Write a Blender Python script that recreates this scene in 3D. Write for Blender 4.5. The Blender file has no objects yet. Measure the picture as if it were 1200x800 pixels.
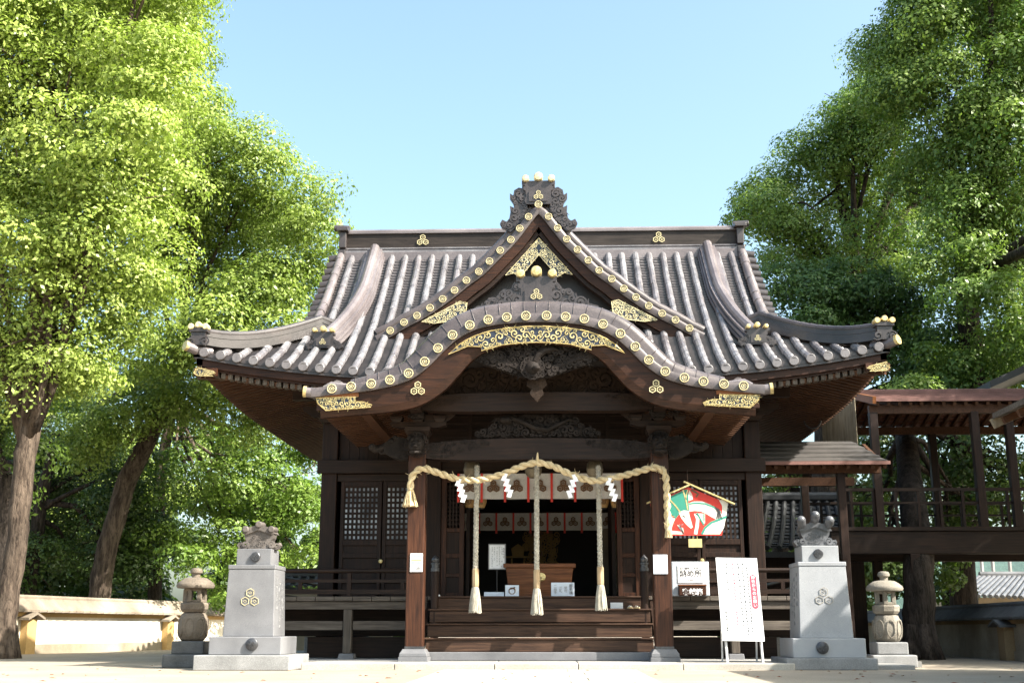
import bpy, math, random
import numpy as np
from mathutils import Vector, Matrix
R = math.radians
scene = bpy.context.scene
COL = scene.collection

# ------------------------------------------------------------------ camera
F, CX, CY, CZ = 1400.0, 0.25, -18.0, 0.54           # focal length in photo pixels (1200 wide), eye point
PITCH, YAW = math.atan(337 / F), math.atan(50 / F)
cam = bpy.data.cameras.new('camera')
cam.sensor_fit = 'HORIZONTAL'; cam.sensor_width = 36.0; cam.lens = 36.0 * F / 1200
cam.clip_start = 0.05; cam.clip_end = 3000
co = bpy.data.objects.new('camera', cam); COL.objects.link(co)
co.location = (CX, CY, CZ); co.rotation_euler = (R(90) + PITCH, 0, YAW)
scene.camera = co

# ------------------------------------------------------------------ light
SUN = Vector((1.03, -0.47, 1.0)).normalized()          # towards the sun: high on the right, a little in front
SUN_EL, SUN_AZ = math.asin(SUN.z), math.atan2(SUN.x, SUN.y)
w = bpy.data.worlds.new('World'); scene.world = w; w.use_nodes = True
nt = w.node_tree; nt.nodes.clear()
sky = nt.nodes.new('ShaderNodeTexSky'); sky.sky_type = 'NISHITA'; sky.sun_disc = False
sky.sun_elevation = SUN_EL; sky.sun_rotation = SUN_AZ
sky.air_density = 1.0; sky.dust_density = 4.2; sky.ozone_density = 0.8; sky.altitude = 50
bg = nt.nodes.new('ShaderNodeBackground'); bg.inputs['Strength'].default_value = 0.132
wo = nt.nodes.new('ShaderNodeOutputWorld')
tn = nt.nodes.new('ShaderNodeMixRGB'); tn.blend_type = 'MULTIPLY'; tn.inputs[0].default_value = 1; tn.inputs[2].default_value = (.98, 1.07, 1.0, 1)
nt.links.new(sky.outputs[0], tn.inputs[1]); nt.links.new(tn.outputs[0], bg.inputs[0]); nt.links.new(bg.outputs[0], wo.inputs[0])
sl = bpy.data.lights.new('sun', 'SUN'); sl.energy = 5.0; sl.angle = R(0.55); sl.color = (1.0, 0.945, 0.86)
so = bpy.data.objects.new('sun', sl); COL.objects.link(so)
so.rotation_euler = (-SUN).to_track_quat('-Z', 'Y').to_euler(); so.location = (30, -12, 30)
scene.view_settings.view_transform = 'Standard'
scene.view_settings.look = 'None'
scene.view_settings.exposure = 1.7
scene.view_settings.gamma = 1.0
scene.view_settings.use_curve_mapping = False
scene.cycles.max_bounces = 8
scene.cycles.transparent_max_bounces = 6

# ------------------------------------------------------------------ helpers
def at(px, py, y):
    """point at world depth y on the line of sight of a photo pixel"""
    a, b = (px - 600) / F, (400 - py) / F
    cp, sp = math.cos(PITCH), math.sin(PITCH); cw, sw = math.cos(YAW), math.sin(YAW)
    r, fw, u = a, cp - b * sp, sp + b * cp
    dx, dy = r * cw - fw * sw, fw * cw + r * sw
    t = (y - CY) / dy
    return Vector((CX + dx * t, y, CZ + u * t))

def interp(x, xs, zs):
    """smooth monotone-ish interpolation (Catmull-Rom on an even-function table)"""
    x = abs(x)
    if x >= xs[-1]:
        m = (zs[-1] - zs[-2]) / (xs[-1] - xs[-2]); return zs[-1] + m * (x - xs[-1])
    i = max(j for j in range(len(xs) - 1) if xs[j] <= x)
    h = xs[i + 1] - xs[i]; t = (x - xs[i]) / h
    d = (zs[i + 1] - zs[i]) / h
    def sl_(k):
        if k == 0: return 0.0 if len(xs) > 20 else (zs[1] - zs[0]) / (xs[1] - xs[0])
        if k == len(xs) - 1: return (zs[-1] - zs[-2]) / (xs[-1] - xs[-2])
        return (zs[k + 1] - zs[k - 1]) / (xs[k + 1] - xs[k - 1])
    m0, m1 = sl_(i), sl_(i + 1)
    t2, t3 = t * t, t * t * t
    return (2*t3-3*t2+1)*zs[i] + (t3-2*t2+t)*h*m0 + (-2*t3+3*t2)*zs[i+1] + (t3-t2)*h*m1

ORG = {}
class MB:
    def __init__(s): s.v, s.f, s.m = [], [], []
    def add(s, vs, fs, m=0):
        b = len(s.v); s.v += [tuple(p) for p in vs]
        for f in fs: s.f.append(tuple(i + b for i in f)); s.m.append(m)
    def box(s, x0, x1, y0, y1, z0, z1, m=0):
        if x0 > x1: x0, x1 = x1, x0
        s.add([(x0,y0,z0),(x1,y0,z0),(x1,y1,z0),(x0,y1,z0),(x0,y0,z1),(x1,y0,z1),(x1,y1,z1),(x0,y1,z1)],
              [(0,3,2,1),(4,5,6,7),(0,1,5,4),(1,2,6,5),(2,3,7,6),(3,0,4,7)], m)
    def frustum(s, c, a0, b0, z0, a1, b1, z1, m=0):
        x, y = c
        s.add([(x-a0,y-b0,z0),(x+a0,y-b0,z0),(x+a0,y+b0,z0),(x-a0,y+b0,z0),(x-a1,y-b1,z1),(x+a1,y-b1,z1),(x+a1,y+b1,z1),(x-a1,y+b1,z1)],
              [(0,3,2,1),(4,5,6,7),(0,1,5,4),(1,2,6,5),(2,3,7,6),(3,0,4,7)], m)
    def beam(s, p0, p1, w_, h_, m=0, up=(0,0,1)):
        p0, p1 = Vector(p0), Vector(p1); d = (p1 - p0).normalized()
        sd = d.cross(Vector(up)).normalized(); u = sd.cross(d).normalized()
        vs = []
        for p in (p0, p1):
            for a, b in ((-1,-1),(1,-1),(1,1),(-1,1)): vs.append(p + sd*(a*w_/2) + u*(b*h_/2))
        s.add(vs, [(3,2,1,0),(4,5,6,7),(0,1,5,4),(1,2,6,5),(2,3,7,6),(3,0,4,7)], m)
    def tube(s, pts, r, n=8, closed=False, m=0, flat=1.0, nrm=None):
        pts = [Vector(p) for p in pts]; k = len(pts)
        rs = r if isinstance(r, (list, tuple)) else [r] * k
        vs, fs = [], []
        side = None
        for i, p in enumerate(pts):
            if closed: t = pts[(i+1) % k] - pts[i-1]
            else: t = pts[min(i+1, k-1)] - pts[max(i-1, 0)]
            if t.length < 1e-9: t = Vector((0,0,1))
            t.normalize()
            if nrm is not None:
                N = Vector(nrm); side = t.cross(N)
                if side.length < 1e-6: side = t.orthogonal()
                side.normalize(); up = side.cross(t)
            else:
                if side is None: side = t.orthogonal().normalized()
                side = (side - t * side.dot(t))
                if side.length < 1e-6: side = t.orthogonal()
                side.normalize(); up = t.cross(side)
            for j in range(n):
                a = 2*math.pi*(j + .5)/n
                vs.append(p + side*(math.cos(a)*rs[i]) + up*(math.sin(a)*rs[i]*flat))
        for i in range(k if closed else k-1):
            a, b = i*n, ((i+1) % k)*n
            for j in range(n): fs.append((a+j, a+(j+1)%n, b+(j+1)%n, b+j))
        if not closed:
            fs.append(tuple(range(n-1, -1, -1))); fs.append(tuple((k-1)*n + j for j in range(n)))
        s.add(vs, fs, m)
    def grid(s, rows, m=0):
        n = len(rows[0]); vs = [p for r_ in rows for p in r_]; fs = []
        for i in range(len(rows)-1):
            for j in range(n-1): fs.append((i*n+j, i*n+j+1, (i+1)*n+j+1, (i+1)*n+j))
        s.add(vs, fs, m)
    def loft(s, secs, m=0, cap=True):
        """closed sections joined one after another"""
        n = len(secs[0]); vs = [p for r_ in secs for p in r_]; fs = []
        for i in range(len(secs)-1):
            for j in range(n): fs.append((i*n+j, i*n+(j+1)%n, (i+1)*n+(j+1)%n, (i+1)*n+j))
        if cap:
            fs.append(tuple(range(n-1,-1,-1))); fs.append(tuple((len(secs)-1)*n+j for j in range(n)))
        s.add(vs, fs, m)
    def prism(s, poly, o, U, V, t, m=0):
        """2-D outline extruded by vector t"""
        o, U, V, t = Vector(o), Vector(U), Vector(V), Vector(t); n = len(poly)
        vs = [o + U*a + V*b for a, b in poly] + [o + U*a + V*b + t for a, b in poly]
        fs = [tuple(range(n)), tuple(range(2*n-1, n-1, -1))] + [(i, (i+1)%n, (i+1)%n+n, i+n) for i in range(n)]
        s.add(vs, fs, m)
    def xz(s, poly, y0, y1, m=0):
        s.prism(poly, (0,y0,0), (1,0,0), (0,0,1), (0,y1-y0,0), m)
    def lathe(s, prof, c, n=20, m=0, sx=1, sy=1, rot=0, axis='z'):
        vs, fs = [], []
        for r_, z in prof:
            for j in range(n):
                a = 2*math.pi*j/n + rot
                q = (r_*math.cos(a)*sx, r_*math.sin(a)*sy, z)
                if axis == 'y': q = (q[0], -q[2], q[1])
                vs.append((c[0]+q[0], c[1]+q[1], c[2]+q[2]))
        k = len(prof)
        for i in range(k-1):
            for j in range(n): fs.append((i*n+j, i*n+(j+1)%n, (i+1)*n+(j+1)%n, (i+1)*n+j))
        fs.append(tuple(range(n-1,-1,-1))); fs.append(tuple((k-1)*n+j for j in range(n)))
        s.add(vs, fs, m)
    def ball(s, c, r_, sx=1, sy=1, sz=1, n=10, m=0):
        s.lathe([(max(1e-4, math.sin(math.pi*i/n))*r_, -math.cos(math.pi*i/n)*r_*sz) for i in range(n+1)], c, 12, m, sx, sy)
    def disc(s, c, r_, d, n=16, m=0):
        """round plate facing the camera side (-y)"""
        s.lathe([(r_, 0), (r_, d*.7), (r_*.9, d)], c, n, m, axis='y')
    def build(s, name, mat, parent=None, smooth=False, bevel=0, angle=40):
        org = Vector(ORG.get(parent.name, (0,0,0))) if parent else Vector((0,0,0))
        me = bpy.data.meshes.new(name)
        vs = [tuple(Vector(p) - org) for p in s.v]
        me.from_pydata(vs, [], s.f)
        for mt in (mat if isinstance(mat, (list, tuple)) else [mat]): me.materials.append(mt)
        if any(s.m): me.polygons.foreach_set('material_index', s.m)
        o = bpy.data.objects.new(name, me); COL.objects.link(o)
        if parent: o.parent = parent; ORG[o.name] = tuple(org)
        if smooth:
            me.polygons.foreach_set('use_smooth', [True]*len(me.polygons))
            try: me.set_sharp_from_angle(angle=R(angle))
            except Exception: pass
        if bevel:
            b = o.modifiers.new('edge', 'BEVEL'); b.width = bevel; b.segments = 2; b.limit_method = 'ANGLE'; b.angle_limit = R(35)
        me.update()
        return o

def tag(o, label=None, cat=None, group=None, kind=None):
    if label: o['label'] = label
    if cat: o['category'] = cat
    if group: o['group'] = group
    if kind: o['kind'] = kind
    return o
def thing(name, loc, label, cat, group=None):
    o = bpy.data.objects.new(name, None); COL.objects.link(o); o.location = loc; o.empty_display_size = .2
    ORG[o.name] = tuple(loc); return tag(o, label, cat, group)
def kids(o): return [c for c in bpy.data.objects if c.parent == o]
def dup(o, parent=None):
    c = o.copy(); COL.objects.link(c); c.parent = parent
    for k in kids(o): dup(k, c)
    return c

# ------------------------------------------------------------------ materials
MATS = {}
def nmat(name):
    m = bpy.data.materials.new(name); m.use_nodes = True; n = m.node_tree
    p = n.nodes['Principled BSDF']; MATS[name] = m
    return m, n, p
def mix_noise(n, p, c0, c1, scale, stretch=(1,1,1), detail=5, lo=.3, hi=.7, co='Object', rough=.6):
    tc = n.nodes.new('ShaderNodeTexCoord'); mp = n.nodes.new('ShaderNodeMapping'); mp.inputs['Scale'].default_value = stretch
    nz = n.nodes.new('ShaderNodeTexNoise'); nz.inputs['Scale'].default_value = scale; nz.inputs['Detail'].default_value = detail
    nz.inputs['Roughness'].default_value = rough
    rp = n.nodes.new('ShaderNodeValToRGB'); e = rp.color_ramp.elements
    e[0].position, e[1].position = lo, hi; e[0].color = (*c0, 1); e[1].color = (*c1, 1)
    n.links.new(tc.outputs[co], mp.inputs[0]); n.links.new(mp.outputs[0], nz.inputs[0]); n.links.new(nz.outputs[0], rp.inputs[0])
    return tc, nz, rp
def mulcol(n, a, b, fac=1.0, mode='MULTIPLY'):
    mx = n.nodes.new('ShaderNodeMixRGB'); mx.blend_type = mode; mx.inputs[0].default_value = fac
    n.links.new(a, mx.inputs[1]); n.links.new(b, mx.inputs[2]); return mx.outputs[0]
def bump(n, p, src, strength=.3, dist=.02):
    b = n.nodes.new('ShaderNodeBump'); b.inputs['Strength'].default_value = strength; b.inputs['Distance'].default_value = dist
    n.links.new(src, b.inputs['Height']); n.links.new(b.outputs[0], p.inputs['Normal'])
def wood(name, c0, c1, axis, rough=.55, bs=.35):
    m, n, p = nmat(name)
    st = {'x': (1.2, 22, 22), 'y': (22, 1.2, 22), 'z': (22, 22, 1.2)}[axis]
    tc, nz, rp = mix_noise(n, p, c0, c1, 1.6, st, 6, .32, .72)
    _, nz2, rp2 = mix_noise(n, p, (.62,.6,.58), (1.1,1.08,1.05), 1.3, (1,1,1), 4, .3, .75)
    n.links.new(mulcol(n, rp.outputs[0], rp2.outputs[0]), p.inputs['Base Color'])
    p.inputs['Roughness'].default_value = rough; p.inputs['Specular IOR Level'].default_value = .22; bump(n, p, nz.outputs[0], bs, .008)
    return m
def rough_mat(name, c0, c1, scale, rough=.8, bs=.3, bd=.01, fine=60, metal=0, lo=.3, hi=.7, dirt=None):
    m, n, p = nmat(name)
    tc, nz, rp = mix_noise(n, p, c0, c1, scale, (1,1,1), 7, lo, hi)
    am = .26 if fine > 100 else .15
    _, nf, rf = mix_noise(n, p, (1-am*1.2,)*3, (1+am*.8,)*3, fine, (1,1,1), 3, .3, .7)
    out = mulcol(n, rp.outputs[0], rf.outputs[0])
    if dirt:
        _, nd, rd = mix_noise(n, p, dirt, (1,1,1), scale*.35, (1,1,.35), 5, .38, .58)
        out = mulcol(n, out, rd.outputs[0], .8)
    n.links.new(out, p.inputs['Base Color'])
    p.inputs['Roughness'].default_value = rough; p.inputs['Metallic'].default_value = metal
    bump(n, p, nf.outputs[0], bs, bd); return m
def plain(name, c, rough=.6, metal=0, emit=None):
    m, n, p = nmat(name)
    _, nz, rp = mix_noise(n, p, tuple(v*.88 for v in c), tuple(min(1, v*1.06) for v in c), 9)
    n.links.new(rp.outputs[0], p.inputs['Base Color'])
    p.inputs['Roughness'].default_value = rough; p.inputs['Metallic'].default_value = metal; return m

W_Z = wood('timber_upright', (.011,.0055,.004), (.036,.017,.010), 'z')
W_X = wood('timber_level', (.011,.006,.0042), (.034,.018,.011), 'x')
W_Y = wood('timber_deep', (.011,.006,.0042), (.034,.018,.011), 'y')
W_P = wood('pillar_timber', (.020,.008,.005), (.085,.033,.016), 'z', .5)
W_B = wood('gable_timber', (.016,.007,.004), (.055,.022,.011), 'x', .45)
W_S = wood('soffit_timber', (.04,.017,.008), (.11,.05,.024), 'x', .6)
W_SY = wood('soffit_timber_deep', (.04,.017,.008), (.11,.05,.024), 'y', .6)
W_G = wood('weathered_timber', (.06,.05,.042), (.15,.13,.11), 'x', .75)
W_GZ = wood('weathered_post', (.055,.046,.038), (.14,.12,.10), 'z', .75)
W_STEP = wood('step_timber', (.03,.016,.011), (.10,.055,.034), 'x', .6)
W_OR = wood('fresh_timber', (.20,.07,.025), (.34,.14,.05), 'x', .5)
W_BOX = wood('chest_timber', (.10,.035,.014), (.28,.11,.045), 'x', .42)
CARVE = rough_mat('carved_timber', (.008,.006,.005), (.026,.020,.017), 5, .7, .5, .01, 40)
CARVE2 = rough_mat('carved_timber_brown', (.012,.0075,.005), (.036,.022,.014), 5, .65, .5, .01, 40)
for m_ in (CARVE, CARVE2): m_.node_tree.nodes['Principled BSDF'].inputs['Specular IOR Level'].default_value = .15
DARKW = plain('dark_lacquer', (.012,.009,.008), .5)
INT = plain('interior_dark', (.009,.006,.005), .7)
GOLD_D = plain('dimmed_gilt', (.20,.12,.03), .55, .3)  # dimness of the hall interior painted in: a darker gilt for the altar
TILE = rough_mat('roof_tile', (.105,.090,.092), (.205,.18,.18), 1.4, .30, .25, .006, 30, 0, .3, .75, (.7,.66,.66))
TILE_V = rough_mat('verge_tile', (.055,.046,.046), (.125,.105,.103), 2.4, .32, .25, .006, 30, 0, .3, .75, (.7,.66,.66))
TILE_P = rough_mat('pan_tile', (.10,.092,.095), (.21,.197,.20), 1.4, .34, .25, .006, 30, 0, .3, .75, (.7,.66,.66))
TILE_B = rough_mat('barrel_tile', (.095,.092,.098), (.25,.242,.25), 3.4, .28, .25, .006, 30, 0, .3, .75, (.66,.60,.6))
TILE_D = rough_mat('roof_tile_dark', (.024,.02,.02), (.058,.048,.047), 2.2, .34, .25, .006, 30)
RIDGE_D = wood('ridge_board', (.018,.014,.012), (.05,.04,.035), 'x', .45)
GREY_T = rough_mat('grey_roof_tile', (.055,.056,.06), (.12,.12,.126), 2, .5, .3, .006, 30)
DK_T = rough_mat('black_roof_tile', (.018,.019,.021), (.05,.052,.055), 2, .62, .3, .006, 30)
m, n, p = nmat('gilt'); GOLD = m
_, nz, rp = mix_noise(n, p, (.42,.31,.11), (.80,.66,.34), 25)
n.links.new(rp.outputs[0], p.inputs['Base Color']); p.inputs['Metallic'].default_value = .55; p.inputs['Roughness'].default_value = .38
m, n, p = nmat('pale_gilt'); GOLDP = m
_, nz, rp = mix_noise(n, p, (.42,.35,.17), (.74,.65,.40), 25)
n.links.new(rp.outputs[0], p.inputs['Base Color']); p.inputs['Metallic'].default_value = .25; p.inputs['Roughness'].default_value = .42
NAVY = plain('fretwork_ground', (.012,.018,.035), .5)
GRANITE = rough_mat('pale_granite', (.125,.125,.132), (.205,.205,.214), 1.6, .6, .12, .003, 170, 0, .3, .7, (.6,.6,.6))
GRANITE_W = rough_mat('white_granite', (.27,.278,.292), (.36,.368,.38), 1.6, .55, .1, .003, 170, 0, .3, .7, (.76,.76,.75))
GRANITE_D = rough_mat('rough_granite', (.17,.17,.168), (.28,.28,.277), 2.5, .8, .3, .006, 120)
STONE_B = rough_mat('brown_stone', (.11,.088,.066), (.24,.20,.155), 3.0, .85, .6, .012, 55, 0, .3, .7, (.55,.5,.45))
STONE_L = rough_mat('lantern_stone', (.17,.15,.12), (.31,.285,.24), 3.0, .85, .6, .012, 55, 0, .3, .7, (.6,.57,.52))
STONE_D = rough_mat('dark_stone', (.06,.06,.058), (.13,.13,.127), 3.0, .85, .5, .012, 55)
PAVE = rough_mat('paving_stone', (.22,.215,.205), (.32,.31,.295), 1.2, .8, .2, .004, 90, 0, .3, .7, (.78,.78,.76))
PAVE_W = rough_mat('kerb_stone', (.30,.275,.23), (.42,.39,.34), 1.2, .8, .25, .005, 70)
OCHRE = rough_mat('ochre_plaster', (.40,.25,.09), (.52,.34,.14), 2, .9, .2, .004, 60)
PLASTER = rough_mat('white_plaster', (.70,.66,.57), (.80,.77,.70), 1.5, .9, .15, .003, 50, 0, .3, .7, (.8,.74,.62))
PLASTER_O = rough_mat('old_plaster', (.26,.22,.16), (.40,.34,.25), 1.5, .9, .2, .004, 50, 0, .3, .7, (.6,.55,.5))
WALLCAP = rough_mat('wall_cap_tile', (.20,.165,.125), (.34,.29,.225), 1.8, .85, .4, .01, 40, 0, .3, .7, (.6,.55,.5))
PAPER = plain('white_paper', (.80,.80,.80), .7)
PAPER_B = plain('bluish_paper', (.66,.72,.80), .6)
INK = plain('black_ink', (.02,.02,.022), .6)
INK_G = plain('grey_ink', (.22,.22,.22), .6)
RED = plain('red_paint', (.68,.035,.02), .5)
REDINK = plain('red_ink', (.75,.05,.08), .6)
PINKINK = plain('pink_ink', (.80,.35,.38), .6)
GREEN = plain('green_paint', (.03,.25,.18), .55)
CREAM = plain('cream_paint', (.72,.68,.58), .6)
BROWNP = plain('brown_paint', (.16,.085,.04), .6)
CLOTH = rough_mat('white_cloth', (.60,.585,.55), (.70,.69,.66), 6, .9, .3, .002, 160)
ROPE_H = rough_mat('hemp_rope', (.27,.245,.195), (.45,.42,.35), 14, .9, .6, .006, 90)
STRAW = rough_mat('straw_rope', (.42,.32,.17), (.64,.52,.32), 14, .85, .6, .006, 90)
BRASS = plain('brass', (.62,.52,.24), .4, .5)
BRONZE = rough_mat('dark_bronze', (.05,.05,.055), (.11,.11,.115), 8, .38, .2, .003, 60, .6)
COPPER = rough_mat('red_shingle', (.13,.058,.045), (.22,.105,.085), 3, .7, .3, .006, 40)
LANT_P = plain('tan_lantern_paper', (.45,.27,.10), .6)
GLASSY = rough_mat('pane_light_mottle', (.09,.11,.14), (.70,.77,.86), 3.2, .5, .05, .002, 9, 0, .38, .62)  # bright mottle painted into the pane colour, standing for sky light in the lattice

m, n, p = nmat('sand'); SAND = m
tc, nz, rp = mix_noise(n, p, (.225,.18,.13), (.335,.285,.22), .55, (1,1,1), 8, .3, .7)
_, nf, rf = mix_noise(n, p, (.8,.8,.8), (1.12,1.12,1.12), 45, (1,1,1), 4, .3, .7)
_, nl, rl = mix_noise(n, p, (.55,.42,.28), (1,1,1), 9, (1,1,1), 2, .26, .30)
n.links.new(mulcol(n, mulcol(n, rp.outputs[0], rf.outputs[0]), rl.outputs[0]), p.inputs['Base Color'])
p.inputs['Roughness'].default_value = .95; bump(n, p, nf.outputs[0], .5, .02)

def leaf_mat(name, trans=.32, tint=(1,1,1)):
    m, n, p = nmat(name)
    a = n.nodes.new('ShaderNodeAttribute'); a.attribute_name = 'tint'
    p.inputs['Roughness'].default_value = .42; p.inputs['Specular IOR Level'].default_value = .35
    n.links.new(a.outputs['Color'], p.inputs['Base Color'])
    tr = n.nodes.new('ShaderNodeBsdfTranslucent'); mx = n.nodes.new('ShaderNodeMixShader'); mx.inputs[0].default_value = trans
    g = n.nodes.new('ShaderNodeMixRGB'); g.blend_type = 'MULTIPLY'; g.inputs[0].default_value = 1; g.inputs[2].default_value = (1.22, 1.4, .72, 1)
    n.links.new(a.outputs['Color'], g.inputs[1]); n.links.new(g.outputs[0], tr.inputs[0])
    n.links.new(p.outputs[0], mx.inputs[1]); n.links.new(tr.outputs[0], mx.inputs[2])
    n.links.new(mx.outputs[0], n.nodes['Material Output'].inputs[0]); return m
LEAF = leaf_mat('camphor_leaf')
def bark_mat(name, c0, c1):
    m, n, p = nmat(name)
    tc, nz, rp = mix_noise(n, p, c0, c1, 2.2, (4.5, 4.5, .8), 8, .34, .66)
    _, n2, r2 = mix_noise(n, p, (.55,.55,.55), (1.25,1.2,1.15), 1.1, (1,1,.6), 4, .3, .7)
    _, n3, r3 = mix_noise(n, p, (.5,.5,.5), (1,1,1), 9, (3, 3, .7), 5, .35, .5)
    n.links.new(mulcol(n, mulcol(n, rp.outputs[0], r2.outputs[0]), r3.outputs[0]), p.inputs['Base Color'])
    p.inputs['Roughness'].default_value = .92; p.inputs['Specular IOR Level'].default_value = .15
    bump(n, p, n3.outputs[0], 1.0, .05); return m
BARK = bark_mat('bark', (.036,.026,.02), (.145,.112,.086))
BARK_D = bark_mat('dark_bark', (.02,.016,.013), (.075,.06,.05))

# ------------------------------------------------------------------ ornament builders
def spiral(mb, cx, cz, y, rad, turns=1.6, a0=0., sgn=1, r0=.02, n=4, m=0, tail=0., flat=.7, N=18):
    pts, rs = [], []
    for i in range(N):
        t = i/(N-1); a = a0 + sgn*t*turns*2*math.pi; r_ = rad*(.12 + .88*t)
        pts.append((cx + math.cos(a)*r_, y - .3*r0*(1-t), cz + math.sin(a)*r_)); rs.append(r0*(.55 + .45*math.sin(math.pi*min(1, .15+t))))
    if tail:
        a = a0 + sgn*turns*2*math.pi; tx, tz = -math.sin(a)*sgn, math.cos(a)*sgn
        px_, _, pz = pts[-1]
        for k in range(1, 5):
            q = k/4; pts.append((px_ + tx*tail*q + math.cos(a)*tail*.35*q*q, y, pz + tz*tail*q + math.sin(a)*tail*.35*q*q)); rs.append(r0*.7*(1-.8*q))
    mb.tube(pts, rs, n, m=m, flat=flat, nrm=(0,1,0))
def inside(poly, x, z):
    c = False; n_ = len(poly)
    for i in range(n_):
        (x0, z0), (x1, z1) = poly[i], poly[i-1]
        if (z0 > z) != (z1 > z) and x < (x1-x0)*(z-z0)/(z1-z0) + x0: c = not c
    return c
def edge_dist(poly, x, z):
    best = 9
    for i in range(len(poly)):
        (x0, z0), (x1, z1) = poly[i], poly[i-1]
        dx, dz = x1-x0, z1-z0; L = dx*dx + dz*dz or 1e-9
        t = max(0, min(1, ((x-x0)*dx + (z-z0)*dz)/L))
        best = min(best, math.hypot(x-x0-dx*t, z-z0-dz*t))
    return best
def fill_scrolls(mb, poly, y, rad, r0, seed, gap=.85, turns=1.4, tail=.0, m=0, n=4, sym=False, tries=1400):
    rnd = random.Random(seed); done = []
    xs = [q[0] for q in poly]; zs = [q[1] for q in poly]
    for _ in range(tries):
        x, z = rnd.uniform(min(xs), max(xs)), rnd.uniform(min(zs), max(zs))
        if sym and x < 0: continue
        if not inside(poly, x, z): continue
        r_ = rad*rnd.uniform(.6, 1.15); r_ = min(r_, edge_dist(poly, x, z)*1.02)
        if r_ < rad*.3: continue
        if any(math.hypot(x-a, z-b) < (r_+c)*gap for a, b, c in done): continue
        if sym and x < r_*.7: continue
        done.append((x, z, r_)); a0 = rnd.uniform(0, 6.28); sg = rnd.choice((-1, 1))
        k = min(1.3, r_/rad + .25)
        spiral(mb, x, z, y, r_, turns, a0, sg, r0*k, n, m, tail)
        if sym: spiral(mb, -x, z, y, r_, turns, math.pi - a0, -sg, r0*k, n, m, tail)
def emblem(mb, c, s, y=None, m=0, r=.16, U=(1,0,0), V=(0,0,1)):
    """three hexagons, each with a small core, set two below and one above"""
    c, U, V = Vector(c), Vector(U), Vector(V)
    for ax, az in ((0, .62), (-.54, -.31), (.54, -.31)):
        o = c + U*(ax*s) + V*(az*s)
        mb.tube([o + U*(math.sin(k*math.pi/3)*s*.46) + V*(math.cos(k*math.pi/3)*s*.46) for k in range(6)], s*r*.6, 4, True, m, .7, U.cross(V))
        mb.tube([o + U*(math.sin(k*math.pi/2)*s*.2) + V*(math.cos(k*math.pi/2)*s*.13) for k in range(4)], s*r*.35, 4, True, m, .7, U.cross(V))
def tile_disc(mb, c, r_, m0=0, m1=1):
    """round tile end: gilt rim, dark ground, gilt wheel"""
    x, y, z = c
    mb.lathe([(r_*.9, 0), (r_*.9, .012)], c, 16, m1, axis='y')
    mb.tube([(x + math.cos(k*.3927)*r_*.88, y-.012, z + math.sin(k*.3927)*r_*.88) for k in range(16)], r_*.13, 5, True, m0)
    mb.tube([(x + math.cos(k*.6283)*r_*.48, y-.012, z + math.sin(k*.6283)*r_*.48) for k in range(10)], r_*.065, 4, True, m0)
    for k in range(3):
        a = k*math.pi/3 + .26
        mb.beam((x-math.cos(a)*r_*.45, y-.013, z-math.sin(a)*r_*.45), (x+math.cos(a)*r_*.45, y-.013, z+math.sin(a)*r_*.45), r_*.075, r_*.075, m0, (0,1,0))
    mb.lathe([(r_*.16, .010), (r_*.16, .02)], c, 8, m0, axis='y')
def text(body, size, pos, mat, parent=None, name='lettering', line=1.0, rot=(90,0,0), depth=.0008, bold=0.):
    cu = bpy.data.curves.new(name, 'FONT'); cu.body = body; cu.size = size; cu.align_x = 'CENTER'; cu.align_y = 'CENTER'
    cu.space_line = line; cu.extrude = depth; cu.offset = bold; cu.resolution_u = 3
    t = bpy.data.objects.new(name, cu); COL.objects.link(t)
    dg = bpy.context.evaluated_depsgraph_get()
    me = bpy.data.meshes.new_from_object(t.evaluated_get(dg)); bpy.data.objects.remove(t)
    me.materials.clear(); me.materials.append(mat)
    M = Matrix.Translation(Vector(pos) - Vector(ORG.get(parent.name, (0,0,0)) if parent else (0,0,0))) @ Matrix.Rotation(R(rot[2]), 4, 'Z') @ Matrix.Rotation(R(rot[0]), 4, 'X') @ Matrix.Rotation(R(rot[1]), 4, 'Z')
    me.transform(M)
    o = bpy.data.objects.new(name, me); COL.objects.link(o)
    if parent: o.parent = parent; ORG[o.name] = ORG.get(parent.name, (0,0,0))
    return o
# ================================================================== SETTING
def sheet(name, x0, x1, y0, y1, z, mat, nx=1, ny=1):
    b = MB(); b.grid([[(x0+(x1-x0)*i/nx, y0+(y1-y0)*j/ny, z) for i in range(nx+1)] for j in range(ny+1)])
    return tag(b.build(name, mat), kind='structure')
sheet('ground', -400, 400, -60, 900, 0, SAND)
b = MB()                                              # low stone platform in front of the hall, in slabs
rnd = random.Random(4)
xs = [-3.27, -1.98, -.6, .55, 1.98, 3.5]
for i in range(5):
    b.box(xs[i]+.004, xs[i+1]-.004, -1.05, -.62, -.05, .09, 0)
    b.box(xs[i]+.004, xs[i+1]-.004, -.612, .3, -.05, .088+.002*rnd.random(), 1)
b.box(3.504, 5.2, -.75, .3, -.05, .06, 1)
tag(b.build('paved_platform', [PAVE_W, PAVE], bevel=.012), kind='structure')
b = MB(); b.box(-5.6, 5.6, .31, 9.2, -.05, .085)
tag(b.build('paving', PAVE), kind='structure')
b = MB()                                              # slab path to the steps
for j in range(7):
    y1 = -1.08 - j*.9
    for i in range(3):
        off = (.1 if j % 2 else -.1)
        xa, xb = [-1.3, -.45+off, .5+off, 1.35][i:i+2]
        b.box(xa+.006, xb-.006, y1-.89, y1-.006, -.03, .006+.003*rnd.random())
tag(b.build('slab_path', PAVE_W, bevel=.006), kind='structure')
b = MB()                                              # far hill
rows = []
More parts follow.
